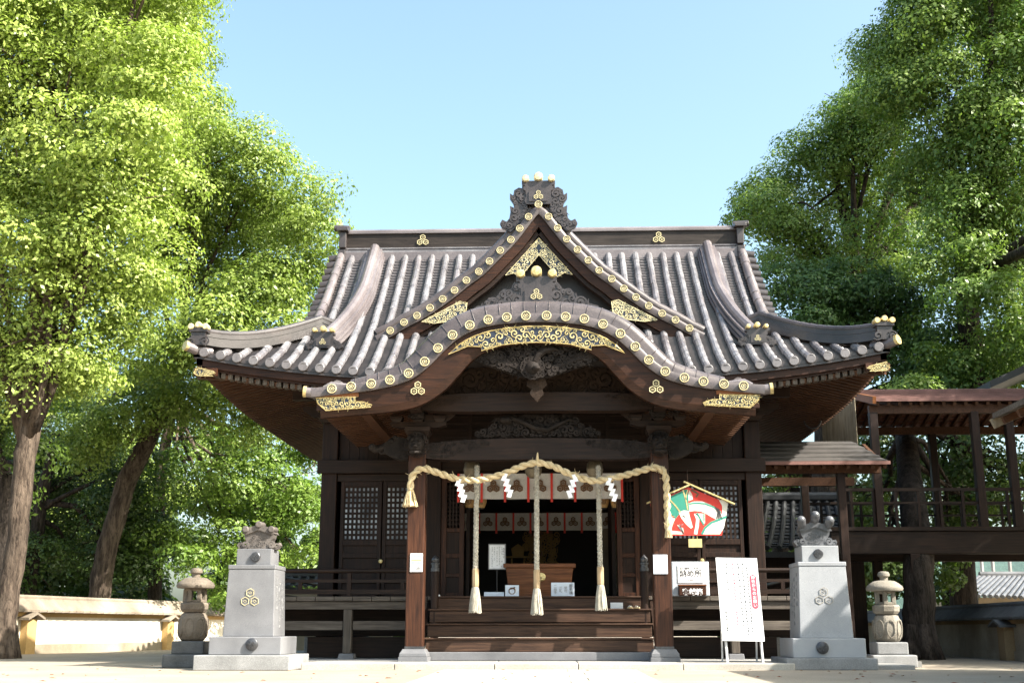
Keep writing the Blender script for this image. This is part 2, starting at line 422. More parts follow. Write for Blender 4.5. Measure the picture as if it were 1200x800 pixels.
for j in range(14):
    t = j/13; rows.append([(60 + i*9, 330 + 60*t, (58*math.sin(min(1, t*1.0)*math.pi/2))*(.55 + .45*math.sin(i*.31+1)*math.cos(i*.13))*(1 if i > 1 else .3) - 1) for i in range(30)])
b.grid(rows)
HILL = rough_mat('hill_woods', (.02,.045,.04), (.045,.085,.07), .25, .95, .6, .5, 1.2)
tag(b.build('hill', HILL, smooth=True), kind='structure')

# ================================================================== SHRINE HALL
HALL = thing('shrine_hall', (0, 2.6, 0), 'large dark timber shrine hall with a curved tiled roof and gilt ornaments', 'shrine hall')
EW, YF, YB, YR, RUN, ZE = 5.67, .9, 9.7, 5.3, 4.4, 4.5
def up(u): return .45*abs(u)**2.6
def hgt(d): t = d/RUN; return 3.55*(.7*t + .3*t*t)
def Zf(x, y): d = y-YF; return ZE + up(x/EW)*max(0, 1-d/3)**2 + hgt(d)
def ups(u): return .26 + .19*abs(u)**2.6
def Zs(x, y): d = EW-abs(x); return ZE + ups((y-YR)/(RUN if y < YR else RB))*max(0, 1-d/3)**2 + hgt(d)
RB = 7.9                                               # the sides run on over a rear hall
def ys(u, d): return YR + ((RUN if u < 0 else RB)-d)*u
VX = 4.08                                              # verge of the upper gable

# ---- structure below the roof
b = MB()
for s in (-1, 1):
    b.box(s*1.95, s*3.95, 2.42, 2.62, .06, .42)
    b.box(s*3.75, s*3.95, 2.63, 8.2, .06, .42)
b.build('foundation', GRANITE_D, HALL, bevel=.015)
def square_post(x, y, w_, z0, z1, name, mat, base=None):
    q = MB(); q.box(x-w_/2, x+w_/2, y-w_/2, y+w_/2, z0, z1); o = q.build(name, mat, HALL, bevel=.014)
    if base:
        q = MB(); q.box(x-base, x+base, y-base, y+base, .05, .15)
        q.loft([[(x-base*.95*f, y-base*.95*f, z), (x+base*.95*f, y-base*.95*f, z), (x+base*.95*f, y+base*.95*f, z), (x-base*.95*f, y+base*.95*f, z)] for f, z in ((1,.152),(.98,.2),(.86,.235),(.80,.262))])
        q.build('post_base', GRANITE, o, bevel=.008)
    return o
for s in (-1, 1):
    square_post(s*3.64, 2.6, .27, .42, 4.75, 'corner_post', W_Z)
    square_post(s*1.82, 2.6, .25, .42, 4.75, 'wall_post', W_Z)
    square_post(s*3.64, 8.0, .27, .42, 4.75, 'corner_post', W_Z)
# boarded side and back walls
b = MB()
for s in (-1, 1):
    for k in range(20):
        y0 = 2.74 + k*.257; b.box(s*3.60, s*3.66, y0, y0+.25, .45, 4.78)
b.box(-3.5, 3.5, 7.95, 8.02, .45, 4.78)
b.build('board_wall', W_Z, HALL)
# front bays
for s in (-1, 1):
    X0, X1 = 1.95, 3.5
    b = MB()
    for k in range(9):
        x0 = X0 + k*(X1-X0)/9; b.box(s*x0, s*(x0+(X1-X0)/9-.006), 2.60, 2.64, 3.38, 4.78)
    b.build('upper_boards', W_Z, HALL)
    b = MB(); b.box(s*1.70, s*3.84, 2.40, 2.47, 3.15, 3.38); b.box(s*1.9, s*3.5, 2.5, 2.62, 3.02, 3.148)
    b.build('head_rail', W_X, HALL, bevel=.008)
    # lattice window: two leaves
    for (xa, xb) in ((3.43, 2.72), (2.70, 1.97)):
        b = MB(); ww = .06
        b.box(s*xa, s*(xa-ww), 2.50, 2.56, 1.10, 3.018); b.box(s*(xb+ww), s*xb, 2.50, 2.56, 1.10, 3.018)
        for z0, z1 in ((2.93, 3.016), (1.93, 2.02), (1.72, 1.80), (1.30, 1.37), (1.08, 1.15)): b.box(s*(xa-ww), s*(xb+ww), 2.503, 2.557, z0, z1)
        fr = b.build('window_leaf', W_Z, HALL, bevel=.005)
        b = MB(); n_ = 8
        for i in range(n_+1):
            xx = xa-ww - (xa-xb-2*ww)*i/n_; b.box(s*(xx-.019), s*(xx+.019), 2.522, 2.534, 2.02, 2.93)
        for i in range(11):
            zz = 2.02 + .91*i/10; b.box(s*(xa-ww), s*(xb+ww), 2.535, 2.546, zz-.020, zz+.020)
        b.build('lattice', W_Z, fr)
        b = MB(); b.grid([[(s*(xa-ww), 2.5495, 2.02), (s*(xb+ww), 2.5495, 2.02)], [(s*(xa-ww), 2.5495, 2.93), (s*(xb+ww), 2.5495, 2.93)]]); b.build('pane', GLASSY, fr)
        b = MB(); b.box(s*(xa-ww), s*(xb+ww), 2.535, 2.55, 1.15, 1.93); b.build('lower_panel', W_Z, fr)
    b = MB(); b.lathe([(.004, .07), (.028, .065), (.04, .04), (.03, .01), (.03, 0)], (s*2.71, 2.50, 1.66), 14, axis='y')
    b.build('knob', GOLD, HALL, smooth=True)
# doorway
b = MB(); b.box(-1.70, 1.70, 2.50, 2.62, 3.10, 3.38); b.box(-1.70, 1.70, 2.52, 2.6, 3.385, 4.78)
b.build('lintel', W_X, HALL, bevel=.008)
for s in (-1, 1):
    b = MB(); x0, x1 = 1.69, 1.30
    b.box(s*1.69, s*1.60, 2.50, 2.58, 1.06, 3.09); b.box(s*1.38, s*1.30, 2.50, 2.58, 1.06, 3.09)
    for z0, z1 in ((3.0, 3.088), (2.15, 2.22), (1.72, 1.79), (1.40, 1.46), (1.07, 1.14)): b.box(s*1.60, s*1.38, 2.505, 2.575, z0, z1)
    d_ = b.build('folding_door', W_P, HALL, bevel=.005)
    b = MB()
    for i in range(1, 4): b.box(s*(1.60-.055*i-.012), s*(1.60-.055*i+.012), 2.52, 2.535, 2.22, 3.0)
    for i in range(1, 11): b.box(s*1.60, s*1.38, 2.536, 2.55, 2.22+.0709*i-.014, 2.22+.0709*i+.014)
    b.box(s*1.60, s*1.38, 2.53, 2.56, 1.14, 2.15)
    b.build('lattice', W_Z, d_)
    b = MB(); b.box(s*1.28, s*1.22, 2.75, 4.2, 1.08, 3.1); b.build('open_door_leaf', W_Z, HALL)
# interior
b = MB(); b.box(-3.5, 3.5, 2.66, 7.9, .95, 1.05); b.build('floor', W_X, HALL)
b = MB(); b.box(-3.5, 3.5, 2.66, 7.9, 4.2, 4.25); b.build('ceiling', INT, HALL)
b = MB()
for s in (-1, 1): b.box(s*1.95, s*1.99, 4.3, 7.9, 1.06, 4.18); b.box(s*1.6, s*1.95, 6.3, 6.4, 1.06, 4.18)
b.box(-1.9, 1.9, 7.3, 7.4, 1.06, 4.18)
for s in (-1, 1): b.box(s*1.75, s*1.87, 4.9, 5.02, 1.06, 4.18)
b.box(-1.75, 1.75, 4.9, 5.02, 2.95, 3.15)
b.build('inner_wall', INT, HALL)
# veranda
b = MB()
for s in (-1, 1):
    for k in range(10):
        x0 = 1.78 + k*.3; b.box(s*(x0+.004), s*(x0+.296), 1.36, 2.38, .98, 1.05)
    b.box(s*1.78, s*4.78, 1.40, 1.5, .85, .976)
    b.box(s*4.7, s*4.8, 1.52, 8, .85, .976); b.box(s*3.85, s*4.82, 2.39, 8.2, .98, 1.05)
b.box(-1.77, 1.77, 1.30, 2.4, .99, 1.05)
b.build('veranda_floor', W_G, HALL, bevel=.006)
for s in (-1, 1):
    for x in (3.06, 4.68):
        o = square_post(s*x, 1.46, .135, .17, .848, 'veranda_post', W_GZ)
        q = MB(); q.frustum((s*x, 1.46), .13, .13, .06, .115, .115, .17); q.build('post_base', GRANITE, o, bevel=.01)
    b = MB(); b.box(s*1.9, s*2.98, 1.43, 1.49, .53, .67); b.box(s*3.14, s*4.6, 1.43, 1.49, .53, .67); b.box(s*4.76, s*4.9, 1.43, 1.49, .53, .67)
    b.build('tie_beam', W_G, HALL, bevel=.006)
    b = MB(); b.box(s*1.9, s*3.8, 1.95, 1.99, .1, .42) ; b.box(s*1.85, s*4.6, 2.38, 2.41, .43, .97)
    b.build('underfloor_boards', W_X, HALL)
    # railing
    for k, (z, h_) in enumerate(((1.455, .062), (1.295, .05), (1.125, .07))):
        b = MB()
        if k == 0: b.tube([(s*1.92, 1.46, z), (s*4.8, 1.46, z)], .037, 10); b.tube([(s*4.74, 1.40, z+.002), (s*4.74, 8, z+.002)], .036, 10)
        else: b.box(s*1.92, s*4.8, 1.435, 1.485, z-h_/2, z+h_/2); b.box(s*4.715, s*4.765, 1.49, 8, z-h_/2, z+h_/2)
        b.build('rail', W_X, HALL, smooth=(k == 0))
    for x in (3.06, 4.69):
        b = MB(); b.box(s*x-.035, s*x+.035, 1.425, 1.495, 1.05, 1.42); b.build('baluster', W_Z, HALL, bevel=.006)
    for x in (2.2, 3.85):
        b = MB(); b.box(s*x-.03, s*x+.03, 1.432, 1.488, 1.16, 1.27); b.build('baluster', W_Z, HALL)
    # newel with onion finial at the head of the stair
    x = s*1.63
    b = MB(); b.lathe([(.062, .40), (.062, 1.42)], (x, .82 if False else .95, 0), 14); nw = b.build('newel_post', W_Z, HALL, smooth=True)
    b = MB(); b.lathe([(.07, 1.42), (.07, 1.47), (.055, 1.475), (.055, 1.52), (.068, 1.525), (.068, 1.55), (.045, 1.555), (.06, 1.59), (.055, 1.62), (.03, 1.645), (.004, 1.675)], (x, .95, 0), 16)
    b.build('finial', BRONZE, nw, smooth=True)
# steps
for i in range(4):
    z1 = [.42, .63, .85, 1.048][i]; y0 = .35 + .27*i
    b = MB(); b.box(-1.70, 1.70, y0, y0+.30, z1-.205, z1-.03); b.box(-1.72, 1.72, y0-.025, y0+.32, z1-.028, z1)
    b.build('step', W_STEP, HALL, bevel=.008)
b = MB(); b.box(-1.72, 1.72, .26, .62, .09, .213); b.build('step_stone', GRANITE, HALL, bevel=.012)
for s in (-1, 1):
    b = MB(); b.prism([(.3,.22),(1.45,1.04),(1.45,.86),(.55,.22)], (s*1.735, 0, 0), (0,1,0), (0,0,1), (s*.05,0,0)); b.build('stair_string', W_Y, HALL)

# ---- porch
for s in (-1, 1):
    o = square_post(s*1.82, 0, .262, .262, 3.36, 'porch_pillar', W_P, .215)
    b = MB(); b.box(s*1.82-.134, s*1.82+.134, -.134, .134, .262, .30); b.build('pillar_shoe', BRONZE, o)
def arch_beam(x0, z0, z1, y0, y1, rise, name, mat):
    b = MB(); N = 24; secs = []
    for i in range(N+1):
        x = -x0 + 2*x0*i/N; u = x/x0; k = rise*(1-u*u); e = .05*abs(u)**6
        secs.append([(x,y0,z0+k*.6+e),(x,y1,z0+k*.6+e),(x,y1,z1+k-e),(x,(y0+y1)/2,z1+k-e+.02),(x,y0,z1+k-e)])
    b.loft(secs); return b.build(name, mat, HALL)
lb = arch_beam(1.69, 3.0, 3.30, -.12, .12, .045, 'lower_beam', W_X)
ub = arch_beam(1.75, 3.70, 3.97, -.38, -.12, .03, 'upper_beam', W_X)
for s in (-1, 1):
    b = MB(); fill_scrolls(b, [(s*.72,3.22),(s*.72,3.31),(s*1.0,3.33),(s*1.64,3.29),(s*1.64,3.04),(s*1.35,3.04),(s*1.15,3.14)], -.125, .075, .016, 11+s, .8, 1.5, .06, tries=700)
    b.build('beam_carving', CARVE, lb, smooth=True)
    b = MB(); fill_scrolls(b, [(s*1.0,3.92),(s*1.05,3.96),(s*1.68,3.94),(s*1.68,3.76),(s*1.45,3.78)], -.385, .06, .013, 21+s, .8, 1.5, .06, tries=500)
    b.build('beam_carving', CARVE2, ub, smooth=True)
    # bracket set over the pillar
    b = MB(); x = s*1.82
    b.frustum((x, -.02), .14, .14, 3.37, .19, .19, 3.45); b.box(x-.19, x+.19, -.21, .17, 3.452, 3.52)
    b.xz([(x-.42,3.60),(x-.42,3.56),(x-.30,3.525),(x+.30,3.525),(x+.42,3.56),(x+.42,3.60)], -.1, .06)
    for dx in (-.33, 0, .33): b.frustum((x+dx, -.02), .06, .08, 3.605, .095, .1, 3.66); b.box(x+dx-.095, x+dx+.095, -.12, .08, 3.662, 3.70)
    b.box(x-.09, x+.09, -.62, .9, 3.705, 3.83)
    b.xz([(x-s*.10,3.72),(x-s*.55,3.72),(x-s*.42,3.62),(x-s*.30,3.60),(x-s*.24,3.54),(x-s*.10,3.54)], -.06, .0)
    b.build('bracket_set', W_X, HALL, bevel=.006)
    b = MB(); fill_scrolls(b, [(x-.17,3.62),(x+.30,3.62) if s > 0 else (x+.17,3.62),(x+s*.36,3.95),(x-s*.12,3.98)], -.30, .085, .022, 31+s, .75, 1.4, .05, tries=500)
    b.box(x-.10, x+.10, -.285, -.1, 3.64, 3.95)
    b.build('bracket_carving', CARVE, HALL, smooth=True)
    # side nosing: beast head with trunk, and a lion head to the front
    b = MB()
    b.loft([[(x+s*q, -.12+yk, 3.03+za), (x+s*q, .12-yk, 3.03+za), (x+s*q, .12-yk, 3.34-zb), (x+s*q, -.12+yk, 3.34-zb)] for q, yk, za, zb in ((.14,0,0,0),(.26,.0,.0,-.03),(.36,.01,.03,-.06),(.44,.03,.07,0),(.52,.05,.12,.06))])
    b.tube([(x+s*.42,0,3.26),(x+s*.52,0,3.235),(x+s*.60,0,3.205),(x+s*.66,0,3.20),(x+s*.70,0,3.23)], [.085,.062,.05,.055,.045], 10)
    b.ball((x+s*.70,0,3.235), .06); b.ball((x+s*.40,-.09,3.32), .045); b.ball((x+s*.34,-.12,3.36), .035)
    for k in range(9): spiral(b, x+s*(.18+.03*(k % 3)), 3.08+.1*(k//3)+.02*(k % 2), -.13, .055, 1.4, k*1.3, (-1)**k, .016)
    b.tube([(x+s*.47,-.05,3.14),(x+s*.56,-.07,3.13),(x+s*.62,-.07,3.17)], [.02,.016,.006], 6)
    b.build('beast_head', CARVE, HALL, smooth=True)
    b = MB(); b.ball((x, -.26, 3.24), .125, 1, .95, 1.05); b.ball((x, -.36, 3.17), .075, 1.2, .8, .8); b.ball((x, -.42, 3.195), .032, 1.3, 1, 1)
    for q in (-1, 1):
        b.ball((x+q*.055, -.365, 3.285), .028); b.ball((x+q*.115, -.25, 3.34), .04, .6, .7, 1.2)
    b.tube([(x-.08,-.38,3.11),(x,-.44,3.095),(x+.08,-.38,3.11)], .022, 6)
    rr = random.Random(5)
    for k in range(18):
        a = k/18*2*math.pi; spiral(b, x+math.cos(a)*.145, 3.235+math.sin(a)*.155, -.20-.04*rr.random(), .045, 1.3, a, 1 if k % 2 else -1, .017)
    b.box(x-.1, x+.1, -.22, -.1, 3.1, 3.36)
    b.build('lion_head', CARVE, HALL, smooth=True)
# carving between the beams: dragon in clouds
b = MB(); ol = [(-.98,3.36),(-1.0,3.42),(-.86,3.5),(-.72,3.52),(-.66,3.66),(-.45,3.71),(.5,3.71),(.62,3.66),(.72,3.55),(.92,3.47),(.98,3.36)]
fill_scrolls(b, ol, -.06, .10, .026, 3, .72, 1.5, .07, tries=1600)
fill_scrolls(b, ol, -.10, .07, .022, 4, .75, 1.4, .06, tries=900)
b.tube([(-.6,-.08,3.62),(-.42,-.12,3.66),(-.25,-.14,3.6),(-.05,-.13,3.5),(.15,-.14,3.47),(.32,-.13,3.55),(.48,-.12,3.63),(.64,-.08,3.58)], [.02,.032,.036,.038,.036,.032,.026,.012], 8)
b.ball((-.48,-.15,3.62), .07, 1.5, 1, .8); b.xz([(q[0]*.93, q[1]-.01) for q in ol], -.03, 0)
b.build('cloud_carving', CARVE, HALL, smooth=True)
# dark panelled back of the porch and its ceiling
b = MB(); b.box(-1.7, 1.7, .95, .99, 3.36, 4.5)
for k in range(5): b.box(-1.7, 1.7, .93, .948, 3.42+.11*k, 3.445+.11*k)
for xx in (-1.1, -.4, .4, 1.1): b.box(xx-.03, xx+.03, .9, .926, 3.36, 4.3)
b.build('porch_back_panel', W_X, HALL)
# tympanum of the undulating gable
b = MB(); ty = [(-1.72,3.98),(-1.55,4.1),(-1.25,4.28),(-.85,4.52),(0,4.62),(.85,4.52),(1.25,4.28),(1.55,4.1),(1.72,3.98)]
b.xz(ty, -.18, -.13); t0 = b.build('gable_panel', CARVE2, HALL)
b = MB(); fill_scrolls(b, [(q[0], q[1]+.0) for q in ty], -.19, .15, .040, 8, .62, 1.7, .12, sym=True, tries=1500)
for k in range(16):
    x0 = -1.5 + k*.2; q = [(x0 + .05*math.sin(j*1.1+k), -.20, 4.0 + min(.48, (1.75-abs(x0))*.35)*j/6) for j in range(7)]
    b.tube(q, [.018,.022,.022,.02,.016,.012,.006], 5)
b.build('wave_carving', CARVE2, t0, smooth=True)
# hanging gable carving with a bird's head at the centre
b = MB()
ol = [(-1.45,4.28),(-1.3,4.36),(-1.0,4.40),(-.75,4.30),(-.45,4.20),(-.2,4.12),(0,4.08),(.2,4.12),(.45,4.20),(.75,4.30),(1.0,4.38),(1.3,4.34),(1.45,4.28),(1.2,4.48),(.9,4.58),(.5,4.64),(0,4.66),(-.5,4.64),(-.9,4.58),(-1.2,4.48)]
b.xz(ol, -.90, -.84); fill_scrolls(b, ol, -.91, .11, .028, 14, .7, 1.4, .10, tries=1800)
b.ball((-.06,-.98,4.24), .105, 1.1, .8, 1.0); b.ball((.0,-1.06,4.22), .05, 1.2, 1.1, .8)
fill_scrolls(b, ol, -.95, .075, .026, 15, .72, 1.4, .08, tries=1500)
for k in range(14):
    a = k/14*6.283; spiral(b, -.06+math.cos(a)*.12, 4.24+math.sin(a)*.12, -1.0, .065, 1.3, a, (-1)**k, .02)
b.tube([(-.02,-.97,4.34),(.03,-.98,4.44),(.13,-.98,4.50),(.24,-.97,4.525),(.33,-.96,4.51)], [.06,.06,.05,.035,.01], 8)
for s in (-1, 1):
    for k in range(6): b.tube([(s*(.15+.06*k),-.93,4.18+.045*k),(s*(.5+.12*k),-.94,4.34+.035*k),(s*(.85+.11*k),-.92,4.38+.025*k)], [.03,.034,.01], 6)
b.build('bird_carving', CARVE, HALL, smooth=True)
b = MB(); b.xz([(-.10,4.14),(-.14,4.02),(-.07,3.96),(-.09,3.88),(0,3.78),(.09,3.88),(.07,3.96),(.14,4.02),(.10,4.14)], -.86, -.78); b.build('pendant', CARVE2, HALL, bevel=.01)

# ---- undulating gable roof of the porch
KX = [0,.15,.43,.7,.97,1.22,1.43,1.62,1.85,2.12,2.39,2.68,2.96,3.27]
KZ = [4.985,4.983,4.965,4.93,4.85,4.705,4.51,4.31,4.14,4.045,3.99,3.95,3.92,3.89]
def K(x): return interp(x, KX, KZ)
XS = [3.27*(i/48) for i in range(-48, 49)]
def kn(x):                                              # outward direction of the curve in the x-z plane
    e = .02; t = Vector((2*e, 0, K(x+e)-K(x-e))).normalized(); return Vector((-t.z, 0, t.x))
b = MB(); b.grid([[(x, y, K(x)+.05) for x in XS] for y in (-1.0, -.4, .2, .9, 2.5)])
rf = b.build('porch_roof', TILE, HALL, smooth=True)
b = MB()
secs = []
for x in XS:
    o = Vector((x, 0, K(x))); q = kn(x)
    secs.append([o+q*a+Vector((0,y,0)) for a, y in ((-.085,-1.11),(-.085,-.86),(.055,-.86),(.07,-1.0),(.05,-1.10),(.0,-1.125))])
b.loft(secs)
b.build('verge_tiles', TILE_V, rf, smooth=True)
b = MB()                                                # fat roll of tiles set back along the verge
pts = []
for i in range(-33, 34):
    x = 2.72*i/33; pts.append(Vector((x, -.78, 0)) + Vector((0,0,K(x))) + kn(x)*(.20 if abs(x) < 1.6 else .20-.13*((abs(x)-1.6)/1.12)))
secs = []
for p in pts:
    q = kn(p.x); secs.append([p+q*a+Vector((0,y,0)) for a, y in [(-.24,-.17),(-.24,.17)] + [(.13*math.sin(t*.449)-.02, .16*math.cos(t*.449)) for t in range(8)]])
b.loft(secs)
for i in range(-15, 16):
    x = 2.65*i/15; p = Vector((x, -.78, K(x))) + kn(x)*(.20 if abs(x) < 1.6 else .20-.13*((abs(x)-1.6)/1.12)); q = kn(x)
    b.tube([p+q*a+Vector((0,y,0)) for a, y in [(-.2,-.165)]+[(.132*math.sin(3.14-t*.449)-.02, .163*math.cos(3.14-t*.449)) for t in range(7)]], .007, 5)
b.build('verge_roll', TILE_V, rf, smooth=True)
for x in KX[1:-1]:
    for s in (-1, 1):
        b = MB(); tile_disc(b, (s*x, -1.14, K(x)), .071); b.tube([(s*x, -1.13, K(x)), (s*x, -.7, K(x)+.05)], .064, 10, m=1)
        b.build('tile_end', [GOLDP, TILE_D], rf)
for s in (-1, 1):                                       # curled gilt tips
    b = MB(); b.tube([(s*3.15,-1.03,K(3.15)-.02),(s*3.27,-1.05,K(3.27)-.01),(s*3.36,-1.06,K(3.27)+.0)], [.08,.075,.07], 10); b.build('corner_tile', TILE, rf, smooth=True)
    b = MB(); b.tube([(s*3.345,-1.061,K(3.27)+.003),(s*3.39,-1.065,K(3.27)+.006)], .082, 10); b.build('corner_cap', GOLD, rf, smooth=True)
    b = MB(); b.tube([(s*2.93,-.9,K(2.93)+.1),(s*2.93,.8,K(2.93)+.25)], .075, 10); b.tube([(s*2.78,-.96,K(2.93)+.06),(s*3.0,-.96,K(2.93)+.09),(s*3.1,-.96,K(2.93)+.03)], .05, 8); b.build('hip_roll', TILE, rf, smooth=True)
# bargeboard
def bw(x): return .30 + .11*math.exp(-((abs(x)-1.5)/.7)**2)
b = MB(); secs = []
for x in XS:
    if abs(x) > 3.16: continue
    o = Vector((x, 0, K(x))); q = kn(x) if abs(x) < 2.6 else Vector((0,0,1)); q = (q + Vector((0,0,.6))).normalized(); h_ = bw(x)
    secs.append([o-q*a+Vector((0,y,0)) for a, y in ((.09,-1.06),(.09,-.90),(.09+h_,-.92),(.09+h_,-1.02),(.09+h_*.72,-1.045))])
b.loft(secs); bb = b.build('bargeboard', W_B, HALL)
b = MB(); secs = []
for x in XS:
    if abs(x) > 3.1: continue
    o = Vector((x, 0, K(x))); q = kn(x) if abs(x) < 2.6 else Vector((0,0,1)); q = (q + Vector((0,0,.6))).normalized(); h_ = bw(x)
    secs.append([o-q*a+Vector((0,y,0)) for a, y in ((.12+h_,-.97),(.12+h_,-.80),(.16+h_,-.80),(.16+h_,-.97))])
# fretwork in gilt over a dark ground
def fretwork(poly, y, rad, r0, seed, parent, name='gilt_fretwork', sym=False, border=.0095, gm=None):
    p = MB(); p.xz(poly, y, y+.012, 1)
    p.tube([(a, y-.004, c) for a, c in poly], border, 4, True, 0, .8)
    fill_scrolls(p, poly, y-.004, rad*.8, r0*.95, seed, .78, 1.2, rad*.9, 0, 4, sym, 2600)
    return p.build(name, [gm or GOLD, NAVY], parent)
top = [(1.13*i/10, K(1.13*i/10)-.145-.05*abs(i/10)**2) for i in range(-10, 11)]
low = [(.80,4.54),(.80,4.48),(.5,4.565),(.2,4.595),(0,4.60),(-.2,4.595),(-.5,4.565),(-.80,4.48),(-.80,4.54)]
fretwork(top + [(1.28,4.43),(1.0,4.55)] + low + [(-1.0,4.55),(-1.28,4.43)], -1.085, .072, .011, 5, bb, sym=True)
for s in (-1, 1):
    q = [(s*3.20,3.80),(s*3.17,3.72),(s*3.05,3.615),(s*2.40,3.66),(s*2.38,3.69),(s*2.52,3.74),(s*2.62,3.74),(s*2.62,3.81)]
    fretwork(q, -1.075, .055, .010, 7+s, bb)
    b = MB(); b.box(s*2.58, s*3.18, -1.08, -.9, 3.815, 3.87); b.build('bargeboard_cap', W_OR, bb)
    b = MB(); b.box(s*3.03, s*3.19, -1.05, -.86, 3.62, 3.81); b.build('bargeboard_end', W_B, bb)
    b = MB(); emblem(b, (s*1.72, -1.08, 3.92), .10); b.build('crest', GOLDP, bb)
# underside of the porch wings: close rafters
for s in (-1, 1):
    b = MB(); b.grid([[(s*x, y, z) for x, z in ((3.12,3.66),(2.6,3.74),(1.9,3.93),(1.2,4.3))] for y in (-.9, 1, 2.5)])
    for k in range(20):
        y = -.84 + k*.165; b.beam((s*3.15, y, 3.62), (s*2.5, y, 3.71), .085, .075); b.beam((s*2.5, y, 3.71), (s*1.8, y, 3.92), .085, .075)
    b.box(s*2.45, s*2.6, -.85, 2.5, 3.60, 3.70)
    b.build('porch_soffit', W_S, HALL)
b = MB(); b.grid([[(x, y, 4.35+.12*math.cos(x)) for x in (-1.9,-1,0,1,1.9)] for y in (-.85, .9)]); b.build('porch_ceiling', INT, HALL)
# ornament on the porch ridge
def wing_poly(s, x0, x1, z0, z1, lobes=4):
    """stepped, lobed outline of a cloud-shaped wing from x0 (inner, tall) to x1 (outer, low)"""
    q = [(s*x0, z0)]
    n_ = 26; up_ = []
    for i in range(n_+1):
        t = i/n_; base = z1 + (z0+.06-z1)*(t**1.15); bumpz = abs(math.sin(t*math.pi*lobes))*.09*(1-.5*t)
        up_.append((s*(x0+(x1-x0)*t), base+bumpz-.02))
    return q + up_ + [(s*x1, z0)]
def ridge_ornament(name, c, s_, parent, mat=TILE_D, knob=GOLD, wings=None, crest=True, depth=.14, knobs=3):
    x, y, z = c; b = MB()
    b.xz([(x+a*s_, z+h_*s_) for a, h_ in ((-.22,0),(-.25,.06),(-.22,.14),(-.23,.26),(-.27,.28),(-.27,.33),(-.24,.335),(-.24,.37),(-.30,.38),(-.30,.44),(.30,.44),(.30,.38),(.24,.37),(.24,.335),(.27,.33),(.27,.28),(.23,.26),(.22,.14),(.25,.06),(.22,0))], y-depth/2, y+depth/2)
    b.xz([(x+a*s_, z+h_*s_) for a, h_ in ((-.17,.05),(-.17,.24),(.17,.24),(.17,.05))], y-depth/2-.02, y-depth/2)
    o = b.build(name, mat, parent, bevel=.008)
    if crest: b = MB(); emblem(b, (x, y-depth/2-.03, z+.15*s_), .085*s_); b.build('crest', GOLDP, o)
    for k in ((-1, 0, 1) if knobs == 3 else ()):
        b = MB(); r_ = (.082 if k == 0 else .066)*s_; q = (x+k*.24*s_, y-depth/2-.02, z+(.52 if k == 0 else .485)*s_)
        b.lathe([(r_, -.12), (r_, .02), (r_*.85, .04), (r_*.5, .045)], q, 16, axis='y'); b.build('gilt_knob', knob, o, smooth=True)
    if wings:
        for s in (-1, 1):
            b = MB(); po = wings(s); b.xz(po, y-.04, y+.04); fill_scrolls(b, po, y-.05, .085*s_+.02, .024*s_+.006, 40+s, .7, 1.5, .05, tries=700)
            b.build('cloud_wing', mat, o, smooth=True)
    return o
b = MB(); b.xz([(-.72,5.13),(-.72,5.22),(-.3,5.27),(.3,5.27),(.72,5.22),(.72,5.13)], -.86, -.2); b.build('ridge_base', TILE, HALL, bevel=.01)
ridge_ornament('porch_ridge_ornament', (0, -.62, 5.27), 1.0, HALL, TILE_D, GOLD,
    lambda s: wing_poly(s, .20, 1.02, 5.10, 5.62) if True else None)
b = MB(); b.grid([[(x, y, K(0)+.12-.22*abs(x)) for x in (-.5,-.25,0,.25,.5)] for y in (-.8, 2.4)]); b.build('porch_ridge', TILE, HALL)

# ---- main roof
tr = MB()
PITCHX = .2735
def ytop(x): return 5.16 if abs(x) < VX+.02 else YF + EW - abs(x) - .02
def in_gable(x, y): return False
for i in range(-21, 21):                                # pan tiles in stepped courses
    xa, xb = i*PITCHX, (i+1)*PITCHX; xm = (xa+xb)/2
    if abs(xm) > 5.6: continue
    xa, xb = max(xa, -5.62), min(xb, 5.62)
    yt = ytop(xm); n_ = max(1, int((yt-YF)/.082)); vs, fs, fd = [], [], []
    for k in range(n_):
        y0 = YF + (yt-YF)*k/n_; y1 = YF + (yt-YF)*(k+1)/n_
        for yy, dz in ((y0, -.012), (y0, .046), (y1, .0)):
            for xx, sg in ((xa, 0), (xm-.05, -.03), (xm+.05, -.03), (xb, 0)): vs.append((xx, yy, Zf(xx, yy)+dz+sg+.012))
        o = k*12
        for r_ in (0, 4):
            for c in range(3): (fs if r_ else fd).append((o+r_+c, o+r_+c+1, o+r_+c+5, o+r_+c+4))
    tr.add(vs, fs, 2); tr.add(vs, fd, 1)  # drop faces get the dark tile: shade under each course painted in
jr = random.Random(99)
def barrel(mb, f, a, bb_, r_, seg=.24, m=0, end=True):
    """half-round tile row; f(t) gives a point on the roof, t in metres from a to bb_"""
    n_ = max(2, int(abs(bb_-a)/seg)); pts, rs = [], []
    for k in range(n_):
        t0 = a + (bb_-a)*k/n_; t1 = a + (bb_-a)*(k+1)/n_
        pts += [f(t0), f(t0 + (t1-t0)*.96)]; j_ = jr.uniform(.96, 1.05); dv = Vector((jr.uniform(-.004,.004), 0, jr.uniform(-.003,.004))); pts[-2] = pts[-2]+dv; pts[-1] = pts[-1]+dv; rs += [r_*1.09*j_, r_*.95*j_]
    mb.tube(pts, rs, 10, m=m)
for i in range(-21, 22):
    x = i*PITCHX
    if abs(x) > 5.6: continue
    barrel(tr, lambda y, x=x: Vector((x, y, Zf(x, y)+.04)), YF-.03, ytop(x), .063)
    tr.disc((x, YF-.03, Zf(x, YF)+.035), .080, .02, 14, 2)
